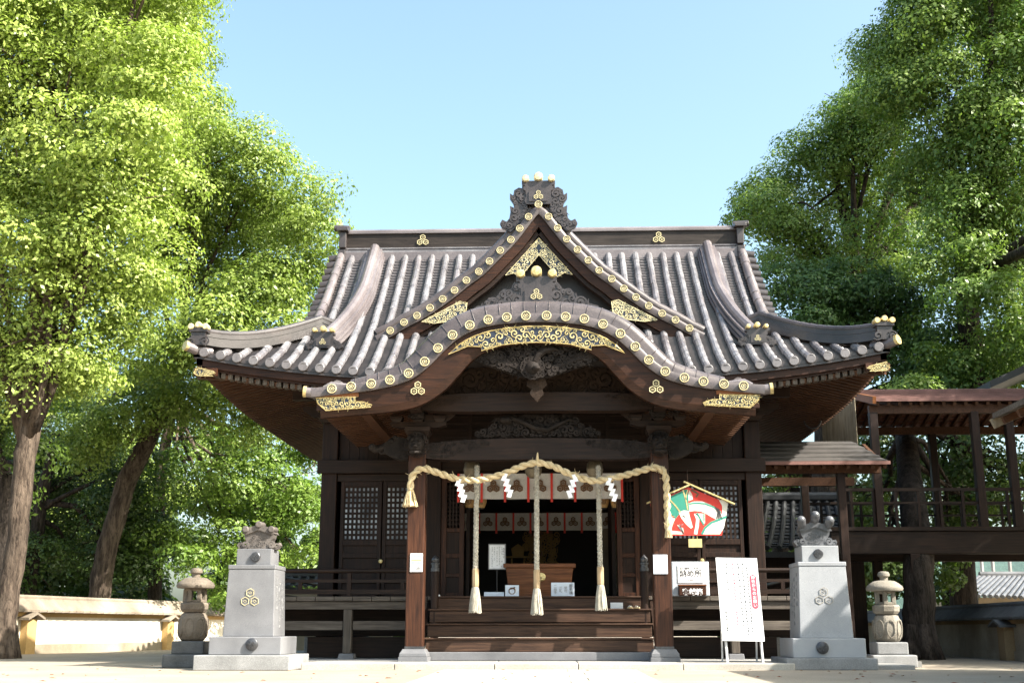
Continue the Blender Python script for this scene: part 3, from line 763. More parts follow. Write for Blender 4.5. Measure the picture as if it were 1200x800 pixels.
for s in (-1, 1):                                       # hip slopes at the sides, plain rear slope
    for j in range(46):
        y = YF + .14 + j*PITCHX
        if y > YR+RB-.2: break
        xt = max(VX, EW-(y-YF)) if y < YR else max(2.0, EW-(YR+RB-y))
        if xt > EW-.1: continue
        barrel(tr, lambda t, y=y, s=s: Vector((s*(EW-t), y, Zs(EW-t, y)+.03)), -.02, EW-xt if y < 8.4 else min(EW-xt, 1.6), .07)
    rows = []
    for k in range(12):
        d = 1.7*k/11; rows.append([(s*(EW-d), ys(u/12, d), Zs(EW-d, ys(u/12, d))) for u in range(-12, 13)])
    tr.grid(rows, 1)
    tr.add([(s*(VX-.06), YF+1.5, Zf(VX, YF+1.5)), (s*(VX-.06), YR, Zf(0, 5.25)), (s*(VX-.06), YB-1.5, Zf(VX, YF+1.5))], [(0,1,2)], 1)
rows = []
for k in range(14):
    d = RUN*k/13; hx = EW-d if d < EW-VX else VX
    rows.append([(hx*u/12, YR+RB*(1-d/RUN), Zf(hx*u/12, YF+d)) for u in range(-12, 13)])
tr.grid(rows, 1)
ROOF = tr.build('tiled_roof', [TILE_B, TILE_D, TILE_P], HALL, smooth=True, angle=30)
# main ridge
b = MB()
b.box(-3.98, 3.98, YR-.24, YR+.24, 7.80, 7.98); b.box(-3.97, 3.97, YR-.20, YR+.20, 7.982, 8.03, 1); b.box(-3.96, 3.96, YR-.17, YR+.17, 8.032, 8.06)
b.box(-3.97, 3.97, YR-.19, YR+.19, 8.062, 8.09, 1); b.box(-3.96, 3.96, YR-.13, YR+.13, 8.092, 8.40, 2); b.box(-3.98, 3.98, YR-.17, YR+.17, 8.402, 8.455, 0)
b.tube([(-3.95,YR,8.47),(3.95,YR,8.47)], .07, 8)
rd = b.build('main_ridge', [TILE, TILE_B, RIDGE_D], HALL, bevel=.004)
for s in (-1, 1):
    b = MB(); emblem(b, (s*2.4, YR-.15, 8.25), .115); b.build('crest', GOLDP, rd)
    b = MB(); x = s*4.03
    b.box(x-.11, x+.11, YR-.22, YR+.22, 7.72, 7.86); b.box(x-.07, x+.07, YR-.30, YR+.30, 7.862, 8.02); b.box(x-.10, x+.10, YR-.2, YR+.2, 8.022, 8.08)
    b.box(x-.07, x+.07, YR-.26, YR+.26, 8.082, 8.42); b.box(x-.12, x+.12, YR-.34, YR+.34, 8.422, 8.50); b.tube([(x-s*.12,YR-.1,8.53),(x+s*.2,YR-.1,8.55)], .07, 8)
    b.build('ridge_end', TILE_D, rd, bevel=.012)
    # verge tiles of the side gable, end on, stepping down the slope
    b = MB()
    for k in range(14):
        y = 2.45 + k*.2; z = Zf(VX, y)+.03
        b.tube([(s*(VX-.1), y, z+.03), (s*(VX+.20), y, z-.01)], .095, 10)
        b.box(s*(VX-.05), s*(VX+.16), y-.09, y+.09, z-.15, z-.06)
    b.build('gable_verge', TILE_D, HALL, smooth=True)
    b = MB(); barrel(b, lambda y: Vector((s*(VX-.03), y, Zf(VX, y)+.10)), 2.5, 5.15, .085); b.build('verge_roll', TILE, HALL, smooth=True)
# stacked ridges
def ridge_band(name, pts, wid, layers, rt, mats, parent):
    b = MB(); pts = [Vector(p) for p in pts]; zz = 0
    for li, (w_, h_) in enumerate(layers):
        secs = []
        for i, p in enumerate(pts):
            t = (pts[min(i+1, len(pts)-1)] - pts[max(i-1, 0)]); t.z = 0; t.normalize(); sd = Vector((-t.y, t.x, 0))
            secs.append([p+sd*(w_/2)+Vector((0,0,zz)), p-sd*(w_/2)+Vector((0,0,zz)), p-sd*(w_/2)+Vector((0,0,zz+h_)), p+sd*(w_/2)+Vector((0,0,zz+h_))])
        b.loft(secs); zz += h_ + .001
    tp = [p + Vector((0,0,zz+rt*.3)) for p in pts]; q = []; rs = []
    for i in range(len(tp)-1):
        q += [tp[i], tp[i].lerp(tp[i+1], .96)]; rs += [rt*1.06, rt*.97]
    q.append(tp[-1]); rs.append(rt); b.tube(q, rs, 10)
    return b.build(name, mats, parent, smooth=True, angle=35)
for s in (-1, 1):
    pts = [(s*(3.36+.34*(max(0, 3.9-y)/1.94)**1.5), y, Zf(3.4, y)+.03) for y in [5.06-3.1*k/18 for k in range(19)]]
    ridge_band('descending_ridge', pts, .3, ((.42,.05),(.31,.03),(.37,.05),(.26,.03),(.30,.05)), .09, TILE, HALL)
    ex = pts[-1]; ridge_ornament('ridge_end_tile', (ex[0]+s*.01, ex[1]-.06, ex[2]+.0), .62, HALL, TILE_D, GOLD, lambda q, ex=ex: [(ex[0]+q*.12,ex[2]-.02),(ex[0]+q*.12,ex[2]+.18),(ex[0]+q*.2,ex[2]+.14),(ex[0]+q*.28,ex[2]+.10),(ex[0]+q*.33,ex[2]+.02),(ex[0]+q*.28,ex[2]-.03)])
    hp = []
    for k in range(15):
        d = 1.75-1.66*k/14; x = EW-d; y = YF+d
        hp.append((s*x, y, Zf(x, y)+.03+.10*(k/14)**3))
    hp = [(s*3.72, 2.42+.28, Zf(3.8, 2.5)+.06)] + hp
    hr = ridge_band('hip_ridge', hp, .2, ((.26,.05),(.22,.05),(.19,.05),(.21,.03),(.17,.04)), .07, TILE_D, HALL)
    e = hp[-1]; b = MB()
    b.box(e[0]-.12, e[0]+.12, e[1]-.14, e[1]+.02, e[2]-.02, e[2]+.2); b.box(e[0]-.15, e[0]+.15, e[1]-.17, e[1]+.05, e[2]+.202, e[2]+.26)
    for q in (-1, 1): spiral(b, e[0]+q*.12, e[2]+.04, e[1]-.15, .08, 1.4, 0, q, .025)
    b.build('hip_end_tile', TILE_D, hr, bevel=.01)
    for q in (-.12, 0, .12):
        b = MB(); b.lathe([(.052,-.1),(.052,.04),(.04,.055)], (e[0]+q, e[1]-.14, e[2]+.285+(.03 if q == 0 else 0)), 12, axis='y'); b.build('gilt_knob', GOLD if s > 0 else GOLDP, hr, smooth=True)
    b = MB(); b.tube([(s*5.42,1.1,Zf(5.42,1.1)+.03),(s*5.62,.93,Zf(5.62,.93)+.05),(s*5.74,.82,Zf(5.67,.9)+.09)], [.085,.085,.08], 10); b.build('corner_tile', TILE, hr, smooth=True)
    b = MB(); b.tube([(s*5.735,.825,Zf(5.67,.9)+.09),(s*5.77,.79,Zf(5.67,.9)+.10)], .085, 10); b.build('corner_cap', GOLD, hr, smooth=True)

# eaves: fascia, rafter ends, boarded soffit
NX = 48
def eave_strip(mb, off, z0, z1, th, m):
    secs = []
    for i in range(-NX, NX+1):
        u = i/NX; x = u*(EW-off); z = ZE+up(u); secs.append([(x,YF+off,z+z0),(x,YF+off+th,z+z0),(x,YF+off+th,z+z1),(x,YF+off,z+z1)])
    mb.loft(secs, m)
    for s in (-1, 1):
        secs = []
        for i in range(-NX, NX+1):
            u = i/NX; y = ys(u, off); z = ZE+ups(u); X = s*(EW-off)
            secs.append([(X,y,z+z0),(X-s*th,y,z+z0),(X-s*th,y,z+z1),(X,y,z+z1)])
        mb.loft(secs, m)
b = MB(); eave_strip(b, .01, -.075, -.012, .12, 0); b.build('eave_tile_edge', TILE_D, HALL)
b = MB(); eave_strip(b, .06, -.20, -.078, .1, 0); eave_strip(b, .12, -.245, -.202, .1, 0); b.build('fascia', W_B, HALL)
def zsof(u, d, f=None): return ZE-.34 + (f or up)(u)*max(0, 1-d/2.2) + .36*d
b = MB()
for k in range(-49, 50):
    x = k*.115; u = x/(EW-.15); z = ZE+up(u)
    if abs(x) < 5.6: b.box(x-.036, x+.036, YF+.14, YF+.3, z-.335, z-.25, 0)
b.build('rafter_ends', W_GZ, HALL)
b = MB(); D = [.14, .6, 1.1, 1.7, 2.2]
b.grid([[((EW-d)*i/NX, YF+d, zsof(i/NX, d)+.05) for i in range(-NX, NX+1)] for d in D])
for k in range(-33, 34):
    x = k*.165
    if abs(x) < 1.3: continue
    dm = min(2.0, EW-abs(x)); ds = [.15, dm*.5, dm]
    if dm < .4: continue
    for a, c in zip(ds, ds[1:]): b.beam((x, YF+a, zsof(x/(EW-a), a)), (x, YF+c, zsof(x/(EW-c), c)), .07, .08)
b.build('front_soffit', W_SY, HALL)
for s in (-1, 1):
    b = MB(); b.grid([[(s*(EW-d), ys(i/NX, d), zsof(i/NX, d, ups)+.05) for i in range(-NX, NX+1)] for d in D])
    for k in range(-26, 47):
        y = YR + k*.165; rn = RUN if k < 0 else RB; dm = min(2.15, rn-abs(y-YR)); ds = [.15, dm*.5, dm]
        if dm < .4: continue
        for a, c in zip(ds, ds[1:]): b.beam((s*(EW-a), y, zsof((y-YR)/(rn-a), a, ups)), (s*(EW-c), y, zsof((y-YR)/(rn-c), c, ups)), .07, .08)
    b.beam((s*(EW-.1), YF+.1, zsof(1, .1)-.03), (s*3.64, 2.85, zsof(.9, 2.1)-.03), .13, .14)
    b.build('side_soffit', W_S, HALL)
    # gilt plate on the eave corner, bracket arms on the corner post
    q = [(s*5.62,4.60),(s*5.58,4.70),(s*5.3,4.63),(s*5.26,4.60),(s*5.36,4.58),(s*5.30,4.55),(s*5.56,4.56)]
    fretwork(q, YF-.02, .05, .009, 50+s, HALL, 'corner_fretwork')
    b = MB(); b.box(s*5.25, s*5.63, YF, YF+.08, 4.56, 4.69); b.build('corner_block', W_P, HALL)
    b = MB(); x = s*3.64
    b.xz([(x-.46,4.30),(x-.46,4.24),(x-.3,4.13),(x+.3,4.13),(x+.46,4.24),(x+.46,4.30)], 2.33, 2.46); b.box(x-.07, x+.07, 1.9, 2.33, 4.14, 4.28)
    b.frustum((x, 2.5), .15, .15, 4.02, .2, .2, 4.12); b.build('corner_bracket', W_X, HALL, bevel=.006)
b = MB(); b.box(-4.3, 4.3, 2.3, 2.44, 4.42, 4.6); b.build('wall_plate', W_X, HALL)

# ---- front triangular gable on the main roof
GX = [0,.1,.18,.34,.5,.69,.88,1.07,1.29,1.5,1.71,1.93,2.16,2.39,2.63,2.9]
GZ = [7.93,7.85,7.75,7.53,7.32,7.12,6.92,6.73,6.57,6.39,6.23,6.07,5.93,5.81,5.66,5.52]
def G(x): return interp(x, GX, GZ)
def gn(x, s):
    e = .02; t = Vector((2*e, 0, G(x+e)-G(max(0,x-e)))).normalized(); return Vector((-t.z*s, 0, abs(t.x)))
YG = 2.5; GS = [2.88*i/30 for i in range(31)]
b = MB()
for s in (-1, 1): b.grid([[(s*x, y, G(x)+.06) for x in GS] for y in (YG-.02, 3.2, 4.2, 5.3)])
gr = b.build('gable_roof', TILE, HALL, smooth=True)
for s in (-1, 1):
    b = MB(); secs = []
    for x in GS:
        o = Vector((s*x, 0, G(x))); q = gn(x, s)
        secs.append([o+q*a+Vector((0,y,0)) for a, y in ((-.09,YG-.09),(-.09,YG+.12),(.07,YG+.12),(.075,YG-.02),(.05,YG-.10),(0,YG-.115))])
    b.loft(secs); pts, rs = [], []
    for k in range(29):
        x = .06+2.78*k/28; o = Vector((s*x, YG+.12, G(x))) + gn(x, s)*.13; pts += [o]; rs += [.095 if k % 2 else .088]
    b.tube(pts, rs, 10); b.build('verge_tiles', TILE_V, gr, smooth=True, angle=60)
    b = MB(); secs = []
    for x in GS:
        o = Vector((s*x, 0, G(x))); q = gn(x, s); w_ = .14+.05*x/2.8
        secs.append([o-q*a+Vector((0,y,0)) for a, y in ((.095,YG-.04),(.095,YG+.06),(.095+w_,YG+.06),(.095+w_,YG-.03))])
    b.loft(secs); gb = b.build('gable_bargeboard', W_B, HALL)
    b = MB(); secs = []
    for x in GS:
        o = Vector((s*x, 0, G(x))); q = gn(x, s); w_ = .14+.05*x/2.8
        secs.append([o-q*a+Vector((0,y,0)) for a, y in ((.1+w_,YG+.03),(.1+w_,YG+.2),(.17+w_,YG+.2),(.17+w_,YG+.03))])
    b.loft(secs); b.build('inner_bargeboard', W_X, HALL)
    for k in range(2, 15):
        x = GX[k]; b = MB(); tile_disc(b, (s*x, YG-.125, G(x)), .067); b.build('tile_end', [GOLDP, TILE_D], gr)
b = MB(); tile_disc(b, (0, YG-.16, 7.97), .07); b.build('tile_end', [GOLDP, TILE_D], gr)
b = MB(); b.xz([(-2.6,5.55),(-1.9,5.95),(-.9,6.75),(0,7.75),(.9,6.75),(1.9,5.95),(2.6,5.55)], YG+.3, YG+.34); gp = b.build('gable_wall', DARKW, HALL)
def onr(px, py): q = at(px, py, YG+.05); return (q.x, q.z)
f = [(0,7.37),(.57,6.72),(.50,6.70),(.42,6.74),(.30,6.72),(.31,6.68),(.05,7.03),(0,7.07),(-.05,7.03),(-.31,6.68),(-.30,6.72),(-.42,6.74),(-.50,6.70),(-.57,6.72)]
fretwork([(0,7.40),(.60,6.70),(.45,6.74),(.34,6.66),(0,7.08),(-.34,6.66),(-.45,6.74),(-.60,6.70)], YG+.02, .058, .010, 61, gp, sym=True, gm=GOLDP)
for s in (-1, 1):
    fretwork([(s*1.28,6.17),(s*1.40,6.20),(s*2.08,5.83),(s*1.86,5.80),(s*1.55,5.84),(s*1.30,5.98)], YG-.075, .055, .010, 63+s, gp, gm=GOLDP)
b = MB(); b.box(-.17, .17, YG+.1, 5.3, 7.95, 8.12); b.tube([(0,YG+.1,8.15),(0,5.3,8.15)], .09, 8); b.build('gable_ridge', TILE, HALL)
def big_wing(s):
    return [(s*.2,7.95),(s*.22,8.2),(s*.27,8.33),(s*.36,8.35),(s*.44,8.30),(s*.46,8.2),(s*.52,8.24),(s*.52,8.14),(s*.46,8.05),(s*.44,7.96),(s*.52,8.0),(s*.51,7.88),(s*.53,7.76),(s*.58,7.70),(s*.66,7.74),(s*.70,7.66),(s*.66,7.58),(s*.5,7.5),(s*.3,7.72)]
ridge_ornament('gable_ornament', (0, YG+.02, 8.02), .98, HALL, TILE_D, GOLDP, big_wing, True, .18)
# ================================================================== OTHER BUILDINGS AND WALLS
def tiled_slope(mb, p00, p10, p01, p11, n, r_, m0=0, m1=0):
    """slope given by its eave (p00-p10) and top (p01-p11) edges, n barrel rows"""
    p00, p10, p01, p11 = map(Vector, (p00, p10, p01, p11))
    L = (p01-p00).length; k = max(2, int(L/.14)); rows = []
    nrm = (p10-p00).cross(p01-p00).normalized()
    if nrm.z < 0: nrm = -nrm
    for i in range(k):
        a, c = i/k, (i+1)/k
        for t, h_ in ((a, .03), (c, 0.0)): rows.append([p00.lerp(p01, t)+nrm*h_, p10.lerp(p11, t)+nrm*h_])
    mb.grid(rows, m1)
    for j in range(n+1):
        a = p00.lerp(p10, j/n); c = p01.lerp(p11, j/n)
        mb.tube([a+nrm*.03, c+nrm*.03], r_, 8, m=m0)

# lean-to porch on the right of the hall
LP = thing('lean_to_porch', (5, 3.2, 0), 'low porch with a grey plank roof against the right side of the hall', 'porch')
W_ROOF = wood('grey_roof_boards', (.05,.046,.044), (.105,.098,.094), 'x', .7)
b = MB()
e0, e1, t0_, t1_ = (3.80,2.9,3.37), (6.05,2.9,3.37), (3.80,4.2,3.93), (5.75,4.2,3.93)
for k in range(5):
    a, c = k/5, (k+1)/5
    q = [Vector(e0).lerp(Vector(t0_), a), Vector(e1).lerp(Vector(t1_), a), Vector(e1).lerp(Vector(t1_), c), Vector(e0).lerp(Vector(t0_), c)]
    q[0].z += .03; q[1].z += .03
    b.add([*q, *[p - Vector((0,0,.05)) for p in q]], [(0,1,2,3),(7,6,5,4),(0,4,5,1),(1,5,6,2),(2,6,7,3),(3,7,4,0)])
b.build('roof', W_ROOF, LP, bevel=.004)
b = MB(); b.beam((3.78,2.9,3.355), (6.08,2.9,3.355), .05, .06, 0); b.build('copper_edge', COPPER, LP)
b = MB()
for k in range(11): x = 3.9 + k*.21; b.beam((x,2.95,3.29), (x,4.3,3.86), .06, .07)
b.beam((3.7,3.3,3.30), (6.0,3.3,3.30), .12, .16); b.beam((3.7,5.2,3.3), (6.0,5.2,3.3), .12, .16)
b.build('rafters', W_SY, LP)
for x, y in ((5.30, 3.3), (5.05, 5.2), (3.95, 5.2)):
    b = MB(); b.box(x-.07, x+.07, y-.07, y+.07, 0.02, 3.22); b.build('post', W_Z, LP, bevel=.008)

# raised covered corridor running off to the right
CO = thing('covered_corridor', (8.5, 6.2, 0), 'raised open corridor of dark timber under a reddish shingle roof, right of the hall', 'corridor')
b = MB()
for k in range(9):
    a, c = k/9, (k+1)/9
    for y0, y1, s in ((4.9, 6.4, 1), (7.9, 6.4, -1)):
        ya, yb = y0+(y1-y0)*a, y0+(y1-y0)*c; za, zb = 4.84+.40*a, 4.84+.40*c
        xl = 6.45 - .12*a
        b.add([(xl,ya,za+.03),(13.2,ya,za+.03),(13.2,yb,zb),(xl,yb,zb),(xl,ya,za-.03),(13.2,ya,za-.03),(13.2,yb,zb-.05),(xl,yb,zb-.05)], [(0,1,2,3),(7,6,5,4),(0,4,5,1),(1,5,6,2),(2,6,7,3),(3,7,4,0)])
b.build('roof', COPPER, CO)
b = MB(); b.box(6.3, 13.2, 6.28, 6.52, 5.22, 5.32); b.build('roof_ridge', COPPER, CO, bevel=.02)
b = MB(); b.beam((6.42,4.88,4.83),(6.3,6.4,5.23),.07,.14); b.beam((6.42,7.92,4.83),(6.3,6.4,5.23),.07,.14); b.build('bargeboard', W_OR, CO)
b = MB()
for k in range(32): x = 6.5 + k*.21; b.beam((x,4.95,4.77),(x,6.4,5.15),.06,.07); b.beam((x,7.85,4.77),(x,6.4,5.15),.06,.07)
for y in (5.1, 7.7): b.box(6.35, 13.2, y-.06, y+.06, 4.60, 4.76)
b.build('rafters', W_SY, CO)
b = MB(); b.grid([[(x, y, z) for x in (6.5, 13.2)] for y, z in ((4.95,4.82),(6.4,5.20),(7.85,4.82))]); b.build('roof_boards', W_OR, CO)
b = MB(); b.box(5.45, 13.2, 5.0, 5.16, 1.92, 2.34); b.box(5.45, 13.2, 7.64, 7.8, 1.92, 2.34); b.build('floor_beam', W_X, CO, bevel=.01)
b = MB(); b.box(5.45, 13.2, 4.96, 7.84, 2.345, 2.42); b.build('floor', W_X, CO)
for y in (5.08, 7.72):
    for x in (6.42, 8.35, 9.0, 10.9, 12.8):
        if x == 9.0 and y > 6: continue
        b = MB(); b.box(x-.075, x+.075, y-.075, y+.075, 2.42, 4.62); b.build('post', W_Z, CO, bevel=.008)
for x, y in ((7.0,5.08),(10.6,5.08),(7.0,7.72),(10.6,7.72),(5.6,7.72)):
    b = MB(); b.box(x-.09, x+.09, y-.09, y+.09, .02, 1.92); b.build('stilt', W_Z, CO, bevel=.008)
for y in (5.08, 7.72):
    b = MB(); b.box(5.5, 13.2, y-.03, y+.03, 3.10, 3.16); b.box(5.5, 13.2, y-.02, y+.02, 2.86, 2.90); b.build('rail', W_X, CO)
    for k in range(17):
        x = 5.9 + k*.42; b = MB(); b.box(x-.025, x+.025, y-.025, y+.025, 2.42, 3.1); b.build('baluster', W_Z, CO)
b = MB()
pa, pb = at(984,503,4.6), at(1017,478,3.9)
for k in range(10):
    q0, q1 = Vector((5.55+.055*k, 5.6-.05*k, 0)), Vector((5.55+.055*(k+1)-.004, 5.6-.05*(k+1), 0))
    b.add([(q0.x,q0.y,3.85),(q1.x,q1.y,3.82),(q1.x,q1.y,4.80+.02*k),(q0.x,q0.y,4.60+.02*k),(q0.x+.02,q0.y+.03,3.85),(q1.x+.02,q1.y+.03,3.82),(q1.x+.02,q1.y+.03,4.80+.02*k),(q0.x+.02,q0.y+.03,4.60+.02*k)], [(0,1,2,3),(7,6,5,4),(0,4,5,1),(1,5,6,2),(2,6,7,3),(3,7,4,0)])
PANEL = wood('pale_boards', (.20,.17,.12), (.33,.29,.22), 'z', .7)
b.build('end_boarding', PANEL, CO)
b = MB()
for k in range(3):
    c = at(952+25*k, 492-22*k, 4.6); b.tube([c + Vector((math.sin(a)*.16, 0, -abs(math.cos(a))*.16 if k else -math.cos(a)*.16)) for a in [(-1.5+j*.3) for j in range(11)]], .018, 6)
b.build('iron_ring', BRONZE, CO, smooth=True)

# small tiled roof behind, between hall and porch
SB = thing('small_shrine', (5.0, 10, 0), 'small dark shrine with a curved tiled roof glimpsed behind the lean-to porch', 'small shrine')
b = MB(); b.box(4.6, 7.2, 9.6, 12, 0, 2.2); b.build('wall', W_Z, SB)
b = MB()
prof = [(0,2.25),(.4,2.42),(.8,2.68),(1.2,3.02),(1.6,3.45)]
for (y0, z0), (y1, z1) in zip(prof, prof[1:]):
    sx0, sx1 = y0*.55, y1*.55
    tiled_slope(b, (3.6+sx0,8.8+y0,z0), (7.0,8.8+y0,z0), (3.6+sx1,8.8+y1,z1), (7.0,8.8+y1,z1), 13, .06)
tiled_slope(b, (3.6,8.8,2.25), (3.6,12,2.25), (4.6,10.4,3.45), (4.6,12,3.45), 10, .06)
b.box(3.62, 7.0, 8.86, 8.92, 2.08, 2.2)
b.build('tiled_roof', DK_T, SB)
b = MB(); b.tube([(3.55,8.75,2.34),(3.9,9.3,2.52),(4.3,9.9,2.95),(4.55,10.4,3.5)], .11, 8); b.tube([(4.5,10.4,3.55),(7,10.4,3.55)], .13, 8); b.build('roof_ridge', DK_T, SB, smooth=True)

# side pavilion at the right edge, only its eave corner is in view
PV = thing('side_pavilion', (8.6, -2.2, 0), 'timber side pavilion whose pale eave corner enters at the right edge', 'pavilion')
b = MB()
A0 = at(1163,489,-2.8); PR = [A0+Vector((x,0,z)) for x, z in ((0,0),(1.0,.43),(1.86,1.08),(2.73,1.95),(4.2,3.5))]
for p_, q_ in zip(PR, PR[1:]):
    for k in range(4):
        p, q = p_.lerp(q_, k/4), p_.lerp(q_, (k+1)/4)
        vs = [(p.x,-2.8,p.z+.05),(q.x,-2.8,q.z),(q.x,-8.5,q.z),(p.x,-8.5,p.z+.05)]
        b.add(vs + [(a,c,d-.07) for a, c, d in vs], [(0,1,2,3),(7,6,5,4),(0,4,5,1),(1,5,6,2),(2,6,7,3),(3,7,4,0)])
b.build('roof', W_G, PV)
b = MB()
for p_, q_ in zip(PR, PR[1:]): b.beam(p_+Vector((0,.02,-.08)), q_+Vector((0,.02,-.08)), .06, .13)
b.build('bargeboard', PANEL, PV)
b = MB()
for k in range(11):
    y = -3.1-k*.5
    for p_, q_ in zip(PR, PR[1:]): b.beam((p_.x+.02,y,p_.z-.09),(q_.x,y,q_.z-.1),.07,.09)
b.build('rafters', W_S, PV)
b = MB(); b.box(6.75, 11, -3.3, -3.18, 3.12, 3.3); b.box(6.75, 11, -8.2, -8.08, 3.12, 3.3); b.box(6.62, 6.74, -8.3, -2.9, 3.14, 3.3); b.build('plate_beam', PANEL, PV)
for x, y in ((8.9,-3.24),(8.9,-8.1),(11,-3.24),(11,-8.1)):
    b = MB(); b.box(x-.09, x+.09, y-.09, y+.09, 0, 3.11); b.build('post', W_GZ, PV)
b = MB(); b.prism([(8.2,0),(11.6,0),(11.6,PR[4].z-.25),(PR[4].x,PR[4].z-.25),(PR[3].x,PR[3].z-.25),(8.2,PR[2].z-.2)], (0,-3.35,0), (1,0,0), (0,0,1), (0,-4.7,0)); b.build('wall', PLASTER_O, PV)

# dark roof gable of another hall behind the corridor
OB = thing('office_building', (12, 9, 0), 'dark roofed building rising behind the right end of the corridor', 'building')
b = MB(); p0, p1 = at(1160,446,9), at(1330,370,9)
b.add([(p0.x,9,p0.z),(p1.x,9,p1.z),(p1.x,16,p1.z),(p0.x,16,p0.z),(p0.x,9,p0.z-.16),(p1.x,9,p1.z-.16),(p1.x,16,p1.z-.16),(p0.x,16,p0.z-.16)], [(0,1,2,3),(7,6,5,4),(0,4,5,1),(1,5,6,2),(2,6,7,3),(3,7,4,0)])
b.build('roof', DK_T, OB)
b = MB(); b.box(p0.x+3.6, p1.x+1, 9.4, 12, 0, p0.z+.2); b.build('wall', W_Z, OB)

# low plastered walls with a tiled cap
def boundary_wall(p0, p1, h, posts, mats, label, offs):
    t = thing('boundary_wall', ((p0[0]+p1[0])/2, (p0[1]+p1[1])/2, 0), label, 'wall')
    p0, p1 = Vector((*p0, 0)), Vector((*p1, 0)); d = (p1-p0); L = d.length; d.normalize(); nrm = Vector((d.y, -d.x, 0))
    if nrm.dot(Vector((CX, CY, 0)) - p0) < 0: nrm = -nrm
    up_ = Vector((0,0,1))
    def slab(mb, a, c, o0, o1, z0, z1, m=0):
        vs = [p0+d*a+nrm*o0, p0+d*c+nrm*o0, p0+d*c+nrm*o1, p0+d*a+nrm*o1]
        mb.add([v+up_*z0 for v in vs]+[v+up_*z1 for v in vs], [(0,3,2,1),(4,5,6,7),(0,1,5,4),(1,2,6,5),(2,3,7,6),(3,0,4,7)], m)
    q = MB(); slab(q, 0, L, -.12, .10, .0, h*.70); q.build('plaster_face', mats[0], t)
    q = MB(); slab(q, 0, L, .101, .135, -.02, h*.17); q.build('plinth', mats[3], t)
    q = MB(); slab(q, 0, L, .102, .15, h*.665, h*.74); q.build('cornice', mats[1], t)
    q = MB(); secs = []
    n_ = int(L/.28)
    for k in range(n_):
        a, c = L*k/n_, L*(k+1)/n_ - .012
        vs = []
        for s_, dz in ((a, 0), (c, .012)):
            o = p0+d*s_
            vs.append([o+nrm*x+up_*(z+dz) for x, z in ((.30,h*.74),(.30,h*.78),(.06,h*.99),(-.06,h*.99),(-.30,h*.78),(-.30,h*.74))])
        q.loft(vs)
    q.tube([p0+up_*(h*1.0), p1+up_*(h*1.0)], .075, 8)
    q.build('tiled_cap', mats[2], t)
    for s_ in posts:
        q = MB(); slab(q, s_-.17, s_+.17, .104, .28, -.02, h*.62); o = q.build('buttress', mats[1], t)
        q = MB(); vs = []
        for oo in (.10, .40):
            c = p0+d*s_+nrm*oo; vs.append([c+d*x+up_*(z*h) for x, z in ((-.30,.60),(0,.70),(.30,.60),(.30,.645),(0,.745),(-.30,.645))])
        q.loft(vs); q.build('buttress_cap', mats[2], o)
    return t
boundary_wall((-12.9, 5.0), (-9.15, 21.5), 1.24, [4.6, 10.6, 16], [PLASTER, OCHRE, WALLCAP, PLASTER_O], 'low sunlit white plaster wall with ochre buttresses and weathered tile cap', 0)
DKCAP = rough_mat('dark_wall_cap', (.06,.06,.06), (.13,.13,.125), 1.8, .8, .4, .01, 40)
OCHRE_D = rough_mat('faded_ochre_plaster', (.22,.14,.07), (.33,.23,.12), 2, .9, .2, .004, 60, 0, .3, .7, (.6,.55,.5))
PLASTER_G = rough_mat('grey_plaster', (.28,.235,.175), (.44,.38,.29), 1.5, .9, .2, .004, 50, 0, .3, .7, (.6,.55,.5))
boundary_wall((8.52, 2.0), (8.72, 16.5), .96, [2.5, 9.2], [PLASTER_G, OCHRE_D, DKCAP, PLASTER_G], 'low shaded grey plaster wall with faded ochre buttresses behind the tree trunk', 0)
b_w = thing('tiled_wall', (-6.5, 13, 0), 'dark tiled wall top seen past the left end of the veranda', 'wall')
b = MB(); b.box(-7.3, -3.9, 13.0, 13.2, 0, 1.55); b.build('wall_face', PLASTER_O, b_w)
b = MB(); tiled_slope(b, (-7.4,12.7,1.58), (-3.9,12.7,1.58), (-7.4,13.1,1.85), (-3.9,13.1,1.85), 16, .05); b.tube([(-7.4,13.1,1.9),(-3.9,13.1,1.9)], .08, 8); b.build('tiled_cap', DK_T, b_w)

# distant tiled house seen under the corridor
HO = thing('distant_house', (22, 32, 0), 'distant grey tiled house with its roof showing over the right wall', 'house')
a0, a1 = at(1118,698,24), at(1290,704,24); c0, c1 = at(1148,676,28), at(1290,676,28)
b = MB(); tiled_slope(b, a0, a1, c0, c1, 24, .07); b.tube([c0+Vector((0,0,.08)), c1+Vector((0,0,.08))], .14, 8); b.build('tiled_roof', GREY_T, HO)
b = MB(); b.box(a0.x+.6, a1.x, 24.8, 31, 0, a0.z-.02); b.build('wall', PLASTER_O, HO)
for px in (1153, 1166, 1186):
    q = at(px, 690, 120); b = MB(); b.tube([(q.x,120,0),(q.x,120,at(px,650,120).z)], .22, 6); tag(b.build('utility_pole', PAVE), ['slim utility pole far off below the hill, left one','slim utility pole far off below the hill, middle one','slim utility pole far off below the hill, right one'][(1153,1166,1186).index(px)], 'utility pole', 'poles below the hill')

